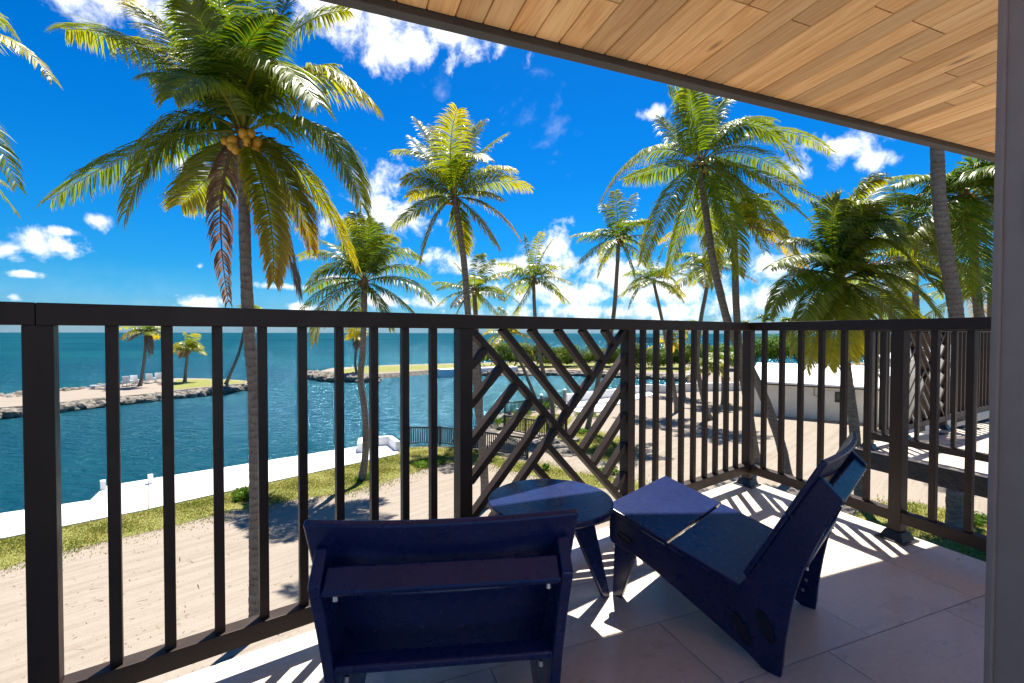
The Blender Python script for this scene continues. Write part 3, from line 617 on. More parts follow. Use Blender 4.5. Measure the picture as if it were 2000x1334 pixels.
CEIL, BEAM_B0, BEAM_B1, BEAM_Z = 2.485, 2.13, 2.19, 2.45
ceiling = empty('ceiling', (0, 0, 0)); tag(ceiling, kind='structure')
A0 = G(600+1165/5, 100/5, CEIL).dot(A); PW = .1357
Rab = Matrix.Rotation(AB_ROT, 3, 'Z')
M = MB(); M.box(AB(2.725, .84, 2.60), (6.95, 2.68, .14), Rab); M.build('roof_slab', M_BEAM, ceiling)  # unseen left and rear ends cut short to let sky light in
M = MB(); M.box(AB(2.735, .82, 2.5165), (6.93, 2.58, .022), Rab); M.build('backing_board', M_FIBRE_DK, ceiling)
M = MB(); M.box(AB(2.72, (BEAM_B0+BEAM_B1)/2, (BEAM_Z+2.72)/2), (6.99, BEAM_B1-BEAM_B0, 2.72-BEAM_Z), Rab, .004); M.build('beam', M_BEAM, ceiling)
plank_cache = {}
def plank(a, b0, b1):
    ln = round(b1-b0, 2); key = ln
    if key not in plank_cache:
        M = MB(); h = PW/2-.0022; q = .005
        prof = [(-h, .02), (-h, q), (-h+q, 0), (h-q, 0), (h, q), (h, .02)]
        M.extrude([(-ln/2+.0032, y, z) for y, z in prof], (ln-.0064, 0, 0)); o = M.build('plank', M_PLANK, ceiling, keep=False); plank_cache[key] = o.data
    else:
        o = bpy.data.objects.new('plank', plank_cache[key]); col.objects.link(o); o.parent = ceiling
    o.location = AB(a, b0+ln/2, CEIL+random.uniform(0, .0012)); o.rotation_euler = (0, 0, AB_ROT+math.pi/2)
rp = random.Random(21)
for i in range(-16, 45):
    a = A0+PW*(i+.5); b1 = BEAM_B0-.002; first = True
    if a < -.68 or a > 6.12: continue
    while b1 > -.4:
        ln = round(rp.choice([.35, .55, .75, .9, 1.1, 1.3]) if first else rp.choice([.9, 1.1, 1.3, 1.5]), 2); first = False
        plank(a, max(b1-ln, -.46), b1); b1 -= ln
# house wall with the open doorway the view is taken from
hw = empty('house_wall', (0, 0, 0)); tag(hw, kind='structure')
DO0, DO1 = -.42, 1.084
for (a0, a1, z0, z1, nm) in [(-.74, DO0, -.3, 2.478, 'wall_section'), (4.2, 6.2, -.3, 2.478, 'wall_section'), (DO1+.20, 4.2, -.3, .06, 'wall_section'), (DO1+.20, 4.2, 2.28, 2.478, 'lintel'), (DO0, DO1+.20, 2.28, 2.478, 'lintel')]:  # unseen left end cut short, right bay left open, to admit light
    M = MB(); M.box(AB((a0+a1)/2, WALL_B-.12, (z0+z1)/2), (a1-a0, .2, z1-z0), Rab); M.build(nm, M_STUCCO_W, hw)
# roof stops short: unseen rear terrace added to bounce sunlight onto the shaded balcony
M = MB(); M.box(AB(1.83, -2.4, -.07), (6.2, 5.2, .12), Rab); M.build('added_bounce_floor', M_BOUNCE_FLOOR, hw)
for a in (-.69, 1.2, 2.7, 4.35):
    M = MB(); M.box(AB(a, -.42, 1.25), (.10, .10, 2.48), Rab); M.build('rear_column', M_STUCCO_W, hw)
M = MB(); M.box(AB(1.83, -4.95, .45), (6.2, .15, .95), Rab); M.build('added_terrace_parapet', M_STUCCO_W, hw)
df = empty('door_frame', AB(DO1, WALL_B), 'dusky bronze metal door frame at the open balcony door', 'door frame')
M = MB(); M.box(AB(DO1+.10, WALL_B-.07, 1.12), (.20, .14, 2.30), Rab, .003); M.build('jamb', M_JAMB, df)
M = MB(); M.box(AB(DO1+.09, WALL_B+.004, 1.12), (.19, .012, 2.28), Rab, .003); M.build('outer_flange', M_JAMB, df)
M = MB(); M.box(AB(DO1-.001, WALL_B-.036, 1.22), (.006, .012, .10), Rab, .001); M.build('strike_plate', M_METAL, df)
M = MB(); M.box(AB((DO0+DO1)/2, WALL_B-.07, 2.255), (DO1-DO0, .13, .05), Rab); M.build('head', M_JAMB, df)
M = MB(); M.box(AB(DO0-.03, WALL_B-.07, 1.12), (.06, .14, 2.30), Rab, .003); M.build('jamb', M_JAMB, df)

# ------------------------------------------------------------------ railings
PS, BS = .054, .0255
TOP0, TOP1, BOT0, BOT1 = 1.016, 1.069, .088, .142
UP = Vector((0, 0, 1))
def base_plate(post, p, d):
    M = MB(); Rm = Matrix.Rotation(math.atan2(d.y, d.x), 3, 'Z'); M.box(p+UP*.004, (.125, .125, .008), Rm, .002); pl = M.build('base_plate', M_METAL_BLK, post)
    M = MB(); lo, hi, z0, z1 = .050, .034, .008, .045
    v = [M.bm.verts.new(p+Rm @ Vector((sx*r, sy*r, z))) for r, z in ((lo, z0), (hi, z1)) for sx, sy in ((-1, -1), (1, -1), (1, 1), (-1, 1))]
    for i in range(4): M.bm.faces.new((v[i], v[(i+1) % 4], v[4+(i+1) % 4], v[4+i]))
    M.bm.faces.new(v[4:]); M.build('sleeve', M_METAL_BLK, post)
def railing(root, P, d, u0, u1, posts, balusters, lattice=None, seams=(), z=0.0, top=(0, 0)):
    Rm = Matrix.Rotation(math.atan2(d.y, d.x), 3, 'Z'); P = P+UP*z
    cuts = [u0]+sorted(seams)+[u1]
    for a, b in zip(cuts[:-1], cuts[1:]):
        M = MB(); M.bar(P+d*(a+.0006)+UP*(TOP0+TOP1)/2, P+d*(b-.0006)+UP*(TOP0+TOP1)/2, .060, TOP1-TOP0, bevel=.003); M.build('top_rail', M_METAL, root)
    ps = sorted(posts); ends = ([u0] if u0 < ps[0]-.05 else [])+ps+([u1] if u1 > ps[-1]+.05 else [])
    for a, b in zip(ends[:-1], ends[1:]):
        a2 = a+(PS/2 if a in ps else 0); b2 = b-(PS/2 if b in ps else 0)
        M = MB(); M.bar(P+d*a2+UP*(BOT0+BOT1)/2, P+d*b2+UP*(BOT0+BOT1)/2, .050, BOT1-BOT0, bevel=.002); M.build('bottom_rail', M_METAL, root)
    for u in ps:
        M = MB(); M.box(P+d*u+UP*(.01+TOP0)/2, (PS, PS, TOP0-.01), Rm, .002); po = M.build('post', M_METAL, root); base_plate(po, P+d*u, d)
    me = None
    for u in balusters:
        c = P+d*u+UP*(BOT1+TOP0)/2
        if me is None:
            M = MB(); M.box((0, 0, 0), (BS, BS, TOP0-BOT1), None, .0018); o = M.build('baluster', M_METAL, root, keep=False); me = o.data
        else: o = bpy.data.objects.new('baluster', me); col.objects.link(o); o.parent = root
        o.matrix_parent_inverse = root.matrix_basis.inverted(); o.location = c; o.rotation_euler = (0, 0, math.atan2(d.y, d.x))
    if lattice:
        a, b = lattice; a += PS/2; b -= PS/2; w_, h_ = b-a, TOP0-BOT1; cu, cz = a+w_/2, BOT1+h_/2; nb = 5; st = h_/(nb+.85); bw_, bd = .027, .036
        def seg(p, q, dd=bd):
            M = MB(); n_ = Vector((-d.y, d.x, 0)); M.bar(P+d*p[0]+UP*p[1], P+d*q[0]+UP*q[1], dd, bw_, up=(d*(q[0]-p[0])+UP*(q[1]-p[1])).normalized().cross(n_), bevel=.0015); M.build('lattice_bar', M_METAL, root)
        sx = w_/h_
        seg((a, TOP0), (b, BOT1), bd+.003)
        seg((cu+.012, cz+.012), (b, TOP0)); seg((cu-.012, cz-.012), (a, BOT1))
        for k in range(1, nb+1):
            v = st*k
            seg((a, TOP0-v), (a+v/2*sx-.012, TOP0-v/2-.012)); seg((b, BOT1+v), (b-v/2*sx+.012, BOT1+v/2+.012))
            seg((b-v, TOP0), (b-v/2*sx-.008, TOP0-v/2+.008)); seg((a+v, BOT1), (a+v/2*sx+.008, BOT1+v/2-.008))
fu = lambda px: on_plane(px, CN, FD)
su = lambda px: on_plane(px, CN, SD)
fr = empty('balcony_railing', CN, 'dark bronze metal front railing with vertical balusters and diagonal lattice panel', 'railing')
lp, l1, l2 = fu(81), fu(904.5), fu(1226)
railing(fr, CN, FD, -5.1, .03, [lp, l1, l2, 0.0, -5.0],
        [fu(x) for x in (220.5, 327.5, 425, 512.5, 590.5, 662.5, 730, 790.5, 845.5, 1255, 1281, 1307, 1331, 1354.5, 1377, 1398, 1418.5, 1438)]+[lp-.112*k for k in range(1, 16)],
        (l1, l2), [fu(78)])
sr = empty('balcony_railing', CN+SD, 'dark bronze metal side railing running from the corner to the house', 'railing')
su_post = su(1757)
railing(sr, CN, SD, .034, 1.78, [su_post, 1.72], [su(x) for x in (1492.4, 1527, 1563.6, 1604, 1648, 1695, 1826, 1897)]+[su(1897)+.125*k for k in range(1, 5)])

# ------------------------------------------------------------------ neighbouring balcony
NC = Vector((3.10, 3.94, 0)); NF = Vector((math.sin(math.radians(60)), math.cos(math.radians(60)), 0)); NS = SD
nn = Vector((-NF.y, NF.x, 0)); nso = -ns
nb_floor = empty('neighbour_balcony_floor', (0, 0, 0)); tag(nb_floor, kind='structure')
c0 = cross2(NC+nn*.08, NF, NC+nso*.07, NS); p1 = c0+NF*4.2; p3 = c0+NS*2.6; p2 = p1+NS*2.6
M = MB(); M.prism([v[:2] for v in (c0, p3, p2, p1)], -.155, -.012); M.build('slab', M_STUCCO_K, nb_floor)
TD = NS.copy(); TN = Vector((-TD.y, TD.x, 0)); poly = [c0, p3, p2, p1]; rot = math.atan2(TD.y, TD.x)
for i in range(0, 6):
    for j in range(-1, 16):
        a0, b0 = TL*i-(.2 if j % 2 else .0), TW*j
        sq = [c0+TD*x+TN*y for x, y in ((a0+gap, b0+gap), (a0+TL-gap, b0+gap), (a0+TL-gap, b0+TW-gap), (a0+gap, b0+TW-gap))]
        for q in range(4):
            if len(sq) < 3: break
            sq = clip(sq, poly[q], poly[(q+1) % 4]-poly[q])
        if len(sq) < 3: continue
        cen = c0+TD*(a0+TL/2)+TN*(b0+TW/2); M = MB(); M.prism([((p-cen).dot(TD), (p-cen).dot(TN)) for p in sq], -.0115, 0.0)
        t = M.build('tile', M_TILE, nb_floor, keep=False); t.location = cen; t.rotation_euler = (0, 0, rot)
nr1 = empty('balcony_railing', NC, 'dark bronze front railing with lattice panel on the neighbouring balcony', 'railing')
railing(nr1, NC, NF, -.03, 4.0, [0, .70, 1.64, 3.9], [.112*k for k in range(1, 6)]+[1.64+.112*k for k in range(1, 20)], (.70, 1.64))
nr2 = empty('balcony_railing', NC+NS, 'dark bronze side railing on the neighbouring balcony above its black slab edge', 'railing')
railing(nr2, NC, NS, .034, 2.3, [.92, 2.2], [.115*k for k in range(1, 8)]+[.92+.115*k for k in range(1, 11)])

# ------------------------------------------------------------------ lounge chairs and table
CW = .475
PANEL = [(.572, .328), (.578, .300), (.578, .232), (.570, .216), (.55, .211), (.478, .200), (.40, .172), (.30, .128), (.20, .082), (.10, .034), (.052, .004), (.045, 0), (.002, 0), (-.002, .03), (-.004, .07), (-.010, .125),
         (-.019, .19), (-.031, .26), (-.052, .337), (-.080, .412), (-.110, .486), (-.137, .546), (-.138, .556), (-.092, .603), (-.083, .604), (.085, .281), (.117, .219), (.125, .216)]
def chamfer_all(o, w=.003, seg=2):
    m = o.modifiers.new('round', 'BEVEL'); m.width = w; m.segments = seg; m.limit_method = 'ANGLE'; m.angle_limit = .6
def back_pt(z): return .119-(z-.215)*.5178
def chair(loc, rz, label):
    r = empty('lounge_chair', (0, 0, 0), label, 'lounge chair', 'navy lounge chairs on the balcony')
    def fin(o, w=.0035): chamfer_all(o, w); return o
    for sy in (1, -1):
        M = MB(); y0 = sy*(CW/2-.022); M.extrude([(s, y0, z) for s, z in PANEL], (0, sy*.022, 0)); pn = fin(M.build('side_panel', M_NAVY, r))
        for (cs, cz, ra, rb, ang) in ((.110, .096, .046, .017, 1.06), (.045, .134, .046, .017, 1.10), (.512, .248, .030, .011, .30)):
            M = MB(); n = 28; yo = sy*(CW/2)
            ring = lambda k, da, dy: [M.bm.verts.new((cs+math.cos(t)*(ra+da)*math.cos(ang)-math.sin(t)*(rb+da)*math.sin(ang), yo+sy*dy, cz+math.cos(t)*(ra+da)*math.sin(ang)+math.sin(t)*(rb+da)*math.cos(ang))) for t in [2*math.pi*i/n for i in range(n)]]
            R = [ring(0, .003, -.001), ring(0, .002, .0040), ring(0, -.001, .0040), ring(0, -.003, .0005)]
            for p, q in zip(R[:-1], R[1:]):
                for i in range(n): M.bm.faces.new((p[i], p[(i+1) % n], q[(i+1) % n], q[i]))
            M.bm.faces.new(R[-1]); M.build('oval_plug', M_PLUG, pn, smooth=False)
        M = MB(); y0 = sy*(CW/2-.046); M.extrude([(s, y0, z) for s, z in [(.568, .29), (.462, .29), (.480, .20), (.541, 0), (.578, 0)]], (0, sy*.022, 0)); fin(M.build('leg', M_NAVY, r))
        for (s, z) in ((.03, .10), (.04, .06)):
            M = MB(); bmesh.ops.create_cone(M.bm, segments=10, radius1=.006, radius2=.005, depth=.004, cap_ends=True, matrix=Matrix.Translation((s, sy*(CW/2-.0235), z)) @ Matrix.Rotation(math.pi/2, 4, 'X')); M.build('screw', M_STEEL, pn)
    sl = (.328-.216)/(.572-.125); ang = math.atan(sl)
    for s0, s1 in ((.348, .590), (.112, .340)):
        M = MB(); n = 8; hw = CW/2+.010; cs = (s0+s1)/2
        M.box((cs, 0, .216+(cs-.125)*sl+.0125), ((s1-s0)/math.cos(ang), hw*2, .019), Matrix.Rotation(-ang, 3, 'Y')); fin(M.build('seat_board', M_NAVY, r), .004)
    for z0, z1, bow in ((.262, .472, .016), (.480, .652, .024)):
        M = MB(); n = 14; hw = CW/2+(.018 if z1 > .6 else .004); nx, nz = .888, .46; th = .017; g_ = []
        for i in range(n+1):
            y = -hw+2*hw*i/n; bo = -bow*(1-(y/hw)**2); zt = z1
            cols_ = []
            for (z, t) in ((z0, 0.001), (zt, 0.001), (zt, th), (z0, th)):
                cols_.append(M.bm.verts.new((back_pt(z)+bo+nx*t, y, z+nz*t)))
            g_.append(cols_)
        for p, q in zip(g_[:-1], g_[1:]):
            for i in range(4): M.bm.faces.new((p[i], p[(i+1) % 4], q[(i+1) % 4], q[i]))
        M.bm.faces.new(g_[0]); M.bm.faces.new(list(reversed(g_[-1]))); o = fin(M.build('back_board', M_NAVY, r, smooth=False), .005); o.modifiers['round'].segments = 3
    yi = CW/2-.0235
    M = MB(); M.extrude([(s, -yi, z) for s, z in ((-.106, .576), (-.141, .543), (-.130, .530), (-.094, .562))], (0, 2*yi, 0)); fin(M.build('cap_board', M_NAVY, r), .004)
    M = MB(); M.extrude([(s, -yi, z) for s, z in ((-.030, .362), (-.060, .352), (-.056, .334), (-.026, .344))], (0, 2*yi, 0)); fin(M.build('rear_stretcher', M_NAVY, r), .004)
    M = MB(); M.extrude([(s, -yi, z) for s, z in ((.565, .31), (.545, .31), (.545, .222), (.565, .222))], (0, 2*yi, 0)); fin(M.build('front_apron', M_NAVY, r))
    M = MB(); M.extrude([(s, -yi, z) for s, z in ((.075, .13), (.055, .13), (.055, .05), (.075, .05))], (0, 2*yi, 0)); fin(M.build('foot_stretcher', M_NAVY, r))
    for z in (.545, .34):
        for sy in (1, -1):
            M = MB(); bmesh.ops.create_cone(M.bm, segments=10, radius1=.005, radius2=.004, depth=.010, cap_ends=True, matrix=Matrix.Translation((-.128 if z > .5 else -.05, sy*(yi-.022), z-.016))); M.build('screw', M_STEEL, r)
    r.location = loc; r.rotation_euler = (0, 0, rz)
    return r
chair(Vector((.9475, 1.471, 0)), math.atan2(.697, -.717), 'navy lounge chair in side view with empty seat beside the corner railing')
chair(Vector((-.136, .949, 0)), math.radians(96.4), 'navy lounge chair turned with its back to the house door')
def table():
    c = Vector((.135, 1.588, 0)); r = empty('side_table', c, 'round navy side table with splayed legs between the two lounge chairs', 'table')
    M = MB(); bmesh.ops.create_cone(M.bm, segments=72, radius1=.217, radius2=.217, depth=.019, cap_ends=True, matrix=Matrix.Translation(c+UP*.4105)); o = M.build('table_top', M_NAVY, r); chamfer_all(o, .004, 3)
    M = MB(); bmesh.ops.create_cone(M.bm, segments=40, radius1=.10, radius2=.10, depth=.03, cap_ends=True, matrix=Matrix.Translation(c+UP*.385)); M.build('hub', M_NAVY, r)
    for a in (30, 150, 270):
        t = math.radians(a); d = Vector((math.cos(t), math.sin(t), 0)); n = Vector((-d.y, d.x, 0))
        M = MB(); M.extrude([c+d*x+UP*z-n*.011 for x, z in ((.05, .399), (.165, .399), (.272, 0), (.240, 0))], n*.022); o = M.build('leg', M_NAVY, r); chamfer_all(o, .003)
table()

# ------------------------------------------------------------------ palms
GREEN = np.array([.085, .155, .012]); DKGREEN = np.array([.032, .090, .012]); YEL = np.array([.44, .38, .02]); ORA = np.array([.42, .21, .025]); DEAD = np.array([.17, .11, .075])
def unit(v): return v/np.maximum(np.linalg.norm(v, axis=-1, keepdims=True), 1e-9)
def frond_mesh(p0, p1, p2, n, lmax, wid, yellow=.25, dead=0.0, droop=.9, wind=(0, 0, 0), rng=RNG, sparse=0.0, tone=0.0, vshape=.35, orange=0.0):
    p0, p1, p2 = (np.array(p) for p in (p0, p1, p2))
    ts = .10+.90*((np.arange(n)+.5)/n)
    bez = lambda t: ((1-t)**2)[:, None]*p0+(2*t*(1-t))[:, None]*p1+(t**2)[:, None]*p2
    tan = lambda t: unit((2*(1-t))[:, None]*(p1-p0)+(2*t)[:, None]*(p2-p1))
    ln = np.linalg.norm(p1-p0)+np.linalg.norm(p2-p1)
    upv = np.array([0, 0, 1.0]); h = p2-p0; hs = np.cross(h, upv)
    if np.linalg.norm(hs) < .15*np.linalg.norm(h): hs = np.cross(h, np.array([.3, .9, .3]))
    side0 = unit(hs); twist = rng.uniform(-.28, .28)
    V, Fq, Ft, C = [], [], [], []; base = 0
    # midrib
    m = 14; tm = np.linspace(0, 1, m); P = bez(tm); T = tan(tm); S = unit(np.cross(T, np.broadcast_to(np.cross(side0, unit(p2-p0)), T.shape))); 
    S = unit(side0[None]-T*(T@side0)[:, None]); Nn = unit(np.cross(S, T)); rad = (.030*(1-tm)**1.2+.006)*min(1.3, max(.5, ln/3.5))
    ring = []
    for k, (cs, sn) in enumerate(((1, 0), (0, .8), (-1, 0), (0, -.8))): ring.append(P+S*(cs*rad)[:, None]+Nn*(sn*rad)[:, None])
    R = np.stack(ring, 1).reshape(-1, 3); V.append(R)
    idx = np.arange(m*4).reshape(m, 4)
    for k in range(4): Fq.append(np.stack([idx[:-1, k], idx[:-1, (k+1) % 4], idx[1:, (k+1) % 4], idx[1:, k]], 1))
    rc = (1-dead)*(.5*YEL+.5*GREEN)*1.0+dead*DEAD; C.append(np.broadcast_to(rc, R.shape).copy()); base = m*4
    for sg in (1, -1):
        t = np.clip(ts+rng.uniform(-.4, .4, n)/n, .06, .995); keep = rng.random(n) > sparse; t = t[keep]; k = len(t)
        if k == 0: continue
        P = bez(t); T = tan(t); S = unit(side0[None]-T*(T@side0)[:, None]); Nn = unit(np.cross(S, T)); Nn = Nn*np.sign(Nn[:, 2:3]+1e-6)
        c_, s_ = math.cos(twist), math.sin(twist); S2 = S*c_+Nn*s_; Nn = Nn*c_-S*s_
        L = 1.18*lmax*np.clip((t-.03)/.22*.55+.45, 0, 1)*(1-.62*np.clip((t-.5)/.5, 0, 1)**1.6)*rng.uniform(.86, 1.08, k)
        fw = .30+.85*t**1.5+rng.uniform(-.08, .08, k)
        gv = np.array([0, 0, -1.0])+np.array(wind)
        dr = droop*rng.uniform(.85, 1.15, k)
        d1 = unit(S2*sg+T*fw[:, None]+Nn*(vshape+rng.uniform(-.1, .1, k))[:, None]+gv*(.25*dr)[:, None])
        d2 = unit(d1+gv*(.55*dr)[:, None]+rng.normal(size=(k, 3))*.05); d3 = unit(d2+gv*(.75*dr)[:, None]+rng.normal(size=(k, 3))*.16)
        a0 = P; a1 = a0+d1*(L*.34)[:, None]; a2 = a1+d2*(L*.36)[:, None]; a3 = a2+d3*(L*.30)[:, None]
        wv = unit(T-d1*np.sum(T*d1, 1)[:, None]+Nn*rng.uniform(-.35, .35, k)[:, None]); w = .92*wid*rng.uniform(.8, 1.2, k)[:, None]*np.clip(1.15-.30*t, .5, 1.1)[:, None]
        v = np.stack([a0-wv*w*.35, a0+wv*w*.35, a1-wv*w, a1+wv*w, a2-wv*w*.75, a2+wv*w*.75, a3], 1).reshape(-1, 3)
        V.append(v); o = base+np.arange(k)*7
        Fq.append(np.stack([o, o+1, o+3, o+2], 1)); Fq.append(np.stack([o+2, o+3, o+5, o+4], 1)); Ft.append(np.stack([o+4, o+5, o+6], 1)); base += 7*k
        yb = np.clip(yellow*(.15+1.15*t**2)+rng.normal(0, .07, k), 0, 1)
        lv = np.array([0, 0, .1, .1, .3, .3, .55])*(.4+yellow); yy = np.clip(yb[:, None]+lv[None]*yellow*1.2, 0, 1)[..., None]
        gcol = GREEN*(1-max(tone, 0))+DKGREEN*max(tone, 0); ycol = YEL*(1-orange)+ORA*orange
        cc = (gcol*rng.uniform(.75, 1.25, (k, 1))[:, None, :])*(1-yy)+ycol*yy
        cc = cc*(1-dead)+DEAD*rng.uniform(.6, 1.4, (k, 1))[:, None, :]*dead
        C.append(cc.reshape(-1, 3))
    F = [np.concatenate(Fq)]+([np.concatenate(Ft)] if Ft else [])
    return raw_mesh('frond', np.concatenate(V), F, M_FROND, np.concatenate(C))
def spline(pts, n):
    P = [2*pts[0]-pts[1]]+list(pts)+[2*pts[-1]-pts[-2]]; out = []
    for i in range(1, len(P)-2):
        for j in range(n):
            t = j/n; a, b, c, d = P[i-1], P[i], P[i+1], P[i+2]
            out.append(.5*((2*b)+(c-a)*t+(2*a-5*b+4*c-d)*t*t+(3*b-a-3*c+d)*t**3))
    out.append(pts[-1]); return out
def trunk(root, pts, r0, r1, near):
    raw = spline(pts, 24); acc = [0.0]
    for a, b in zip(raw[:-1], raw[1:]): acc.append(acc[-1]+(b-a).length)
    tot = acc[-1]; step = .035 if near else .16; n = int(tot/step); seg = 18 if near else 9
    V = []; j = 0; ph = random.uniform(0, 6)
    for i in range(n+1):
        s = tot*i/n
        while j < len(acc)-2 and acc[j+1] < s: j += 1
        f = (s-acc[j])/max(acc[j+1]-acc[j], 1e-6); p = raw[j].lerp(raw[j+1], min(f, 1)); t = (raw[min(j+1, len(raw)-1)]-raw[j]).normalized()
        u = t.cross(Vector((0, 1, 0))).normalized(); v = t.cross(u); q = min(s/tot, 1.0)
        r = r1+(r0-r1)*(1-q)**1.3+r0*.55*math.exp(-s/.28)
        if near: kq = s/.15+1.1*math.sin(s*.9+ph)+.5*math.sin(s*2.7+ph*2); r *= 1+(.03+.05*abs(math.sin(math.floor(kq)*12.9+ph)))*((kq % 1.0)-.5)+.025*math.sin(s*5+ph)
        for k in range(seg):
            a = 2*math.pi*k/seg; rr = r*(1+.03*math.sin(3*a+s*2+ph)+(.02*math.sin(7*a+s*11) if near else 0)); w_ = p+u*math.cos(a)*rr+v*math.sin(a)*rr; V.append((w_.x, w_.y, w_.z))
    idx = np.arange((n+1)*seg).reshape(n+1, seg); nx = np.roll(idx, -1, 1)
    F = np.stack([idx[:-1].ravel(), nx[:-1].ravel(), nx[1:].ravel(), idx[1:].ravel()], 1)
    me = raw_mesh('trunk', np.array(V), [F], M_TRUNK, smooth=True); link('trunk', me, root)
coco_me = None
def coconuts(root, c, n, r, spread, mat, seed):
    global coco_me
    rnd = random.Random(seed)
    if coco_me is None:
        bm = bmesh.new(); bmesh.ops.create_icosphere(bm, subdivisions=2, radius=1.0)
        for v in bm.verts: v.co.z *= 1.22; v.co.x *= 1-.12*max(0, v.co.z); v.co.y *= 1-.12*max(0, v.co.z)
        coco_me = {}
        for mm in (M_COCO, M_COCO_Y):
            me = bpy.data.meshes.new('coconut'); bm.to_mesh(me); me.materials.append(mm); me.polygons.foreach_set('use_smooth', [True]*len(me.polygons)); coco_me[mm.name] = me
        bm.free()
    for i in range(n):
        a = rnd.uniform(0, 6.28); o = link('coconut', coco_me[mat.name], root); rr = r*rnd.uniform(.8, 1.15)
        o.location = c+Vector((math.cos(a)*spread*rnd.uniform(.5, 1), math.sin(a)*spread*rnd.uniform(.5, 1), rnd.uniform(-.9, .35)*spread)); o.scale = (rr, rr, rr); o.rotation_euler = (rnd.uniform(-.6, .6), rnd.uniform(-.6, .6), a)
def fibre(root, c, r, seed):
    rnd = random.Random(seed); M = MB(); M.rock(c, (r, r, r*1.9), 1.0)
    for i in range(26):
        a = rnd.uniform(0, 6.28); d = Vector((math.cos(a), math.sin(a), rnd.uniform(-.9, .9))).normalized(); M.bar(c+d*r*.6, c+d*r*rnd.uniform(1.6, 3.2)+Vector((0, 0, -r*rnd.uniform(0, 1.2))), .03, .018)
    M.build('crown_fibre', M_FIBRE, root)
pseed = [100]
def palm(label, base, path, crown, r0, r1, fronds=(), fill=0, flen=3.6, n=46, lmax=.75, wid=.022, near=False, cocos=0, coco_mat=None, wind=(0, 0, 0), yellow=.35, group=None, dz=0.0, ground=GZ, tone=0.0, top_d=0.0, up_bias=0.0, droop=.9):
    """base: foot pixel on the ground; path: trunk pixels going up; crown: crown-base pixel"""
    pseed[0] += 1; rng = np.random.default_rng(pseed[0]); random.seed(pseed[0])
    b = base if isinstance(base, Vector) else G(base[0], base[1], ground); d0 = b.y; d1 = d0+top_d
    root = empty('coconut_palm', b, label, 'palm tree', group)
    ptsz = [b-Vector((0, 0, .1))]; m = len(path)+1
    for i, p in enumerate(path): ptsz.append(D(p[0], p[1], d0+(d1-d0)*(i+1)/m))
    c = crown if isinstance(crown, Vector) else D(crown[0], crown[1], d1); ptsz.append(c)
    trunk(root, ptsz, r0, r1, near)
    fibre(root, c+Vector((0, 0, .02)), r1*1.15, pseed[0])
    cv = np.array(c); sc = d1/F_PX
    for f in fronds:
        (mx, my), (tx, ty) = f[0], f[1]; o = f[2] if len(f) > 2 else {}
        dd = o.get('d', rng.uniform(-.35, .35)); L_ = math.hypot(tx-crown[0], ty-crown[1])*sc; off = dd*L_ if abs(dd) < 1 else dd
        pm = np.array(D(mx, my, d1+off*.55)); pt = np.array(D(tx, ty, d1+off))
        p0 = cv+(pm-cv)*.03+np.array([0, 0, .05]); ctrl = 2*pm-.5*(p0+pt)
        me = frond_mesh(p0, ctrl, pt, o.get('n', n), o.get('l', lmax), wid, o.get('y', yellow*rng.uniform(.6, 1.4)), o.get('dead', 0.0), o.get('droop', droop), wind, rng, o.get('sparse', .03), o.get('tone', tone*rng.random()), o.get('v', .3), o.get('o', 0.0))
        link('frond', me, root)
    for i in range(fill):
        a = 2.39996*i+rng.uniform(-.25, .25); q = (i+.5)/fill; e = (1.35-1.75*q+up_bias)*1.0+rng.uniform(-.15, .15); L_ = flen*rng.uniform(.85, 1.1)*(.8+.2*q if q > .2 else .75)
        dh = np.array([math.cos(a), math.sin(a), 0]); d_ = dh*math.cos(e)+np.array([0, 0, math.sin(e)])
        p0 = cv+dh*.03+np.array([0, 0, .05]); ctrl = p0+d_*L_*.52; pt = ctrl+unit((dh*.75+d_*.45+np.array([0, 0, -.62-.35*q])+np.array(wind)*.8)[None])[0]*L_*.50
        old = q > .82
        me = frond_mesh(p0, ctrl, pt, n, lmax, wid, yellow*rng.uniform(.4, 1.2)*(.6+.9*q), (rng.random() < .35)*.8 if old else 0.0, droop, wind, rng, .03, tone*rng.random(), .3, .3*q)
        link('frond', me, root)
    if cocos: coconuts(root, c+Vector((0, 0, -.10)), cocos, (.088 if near else .11), r1*3.0, coco_mat or M_COCO, pseed[0])
    return root
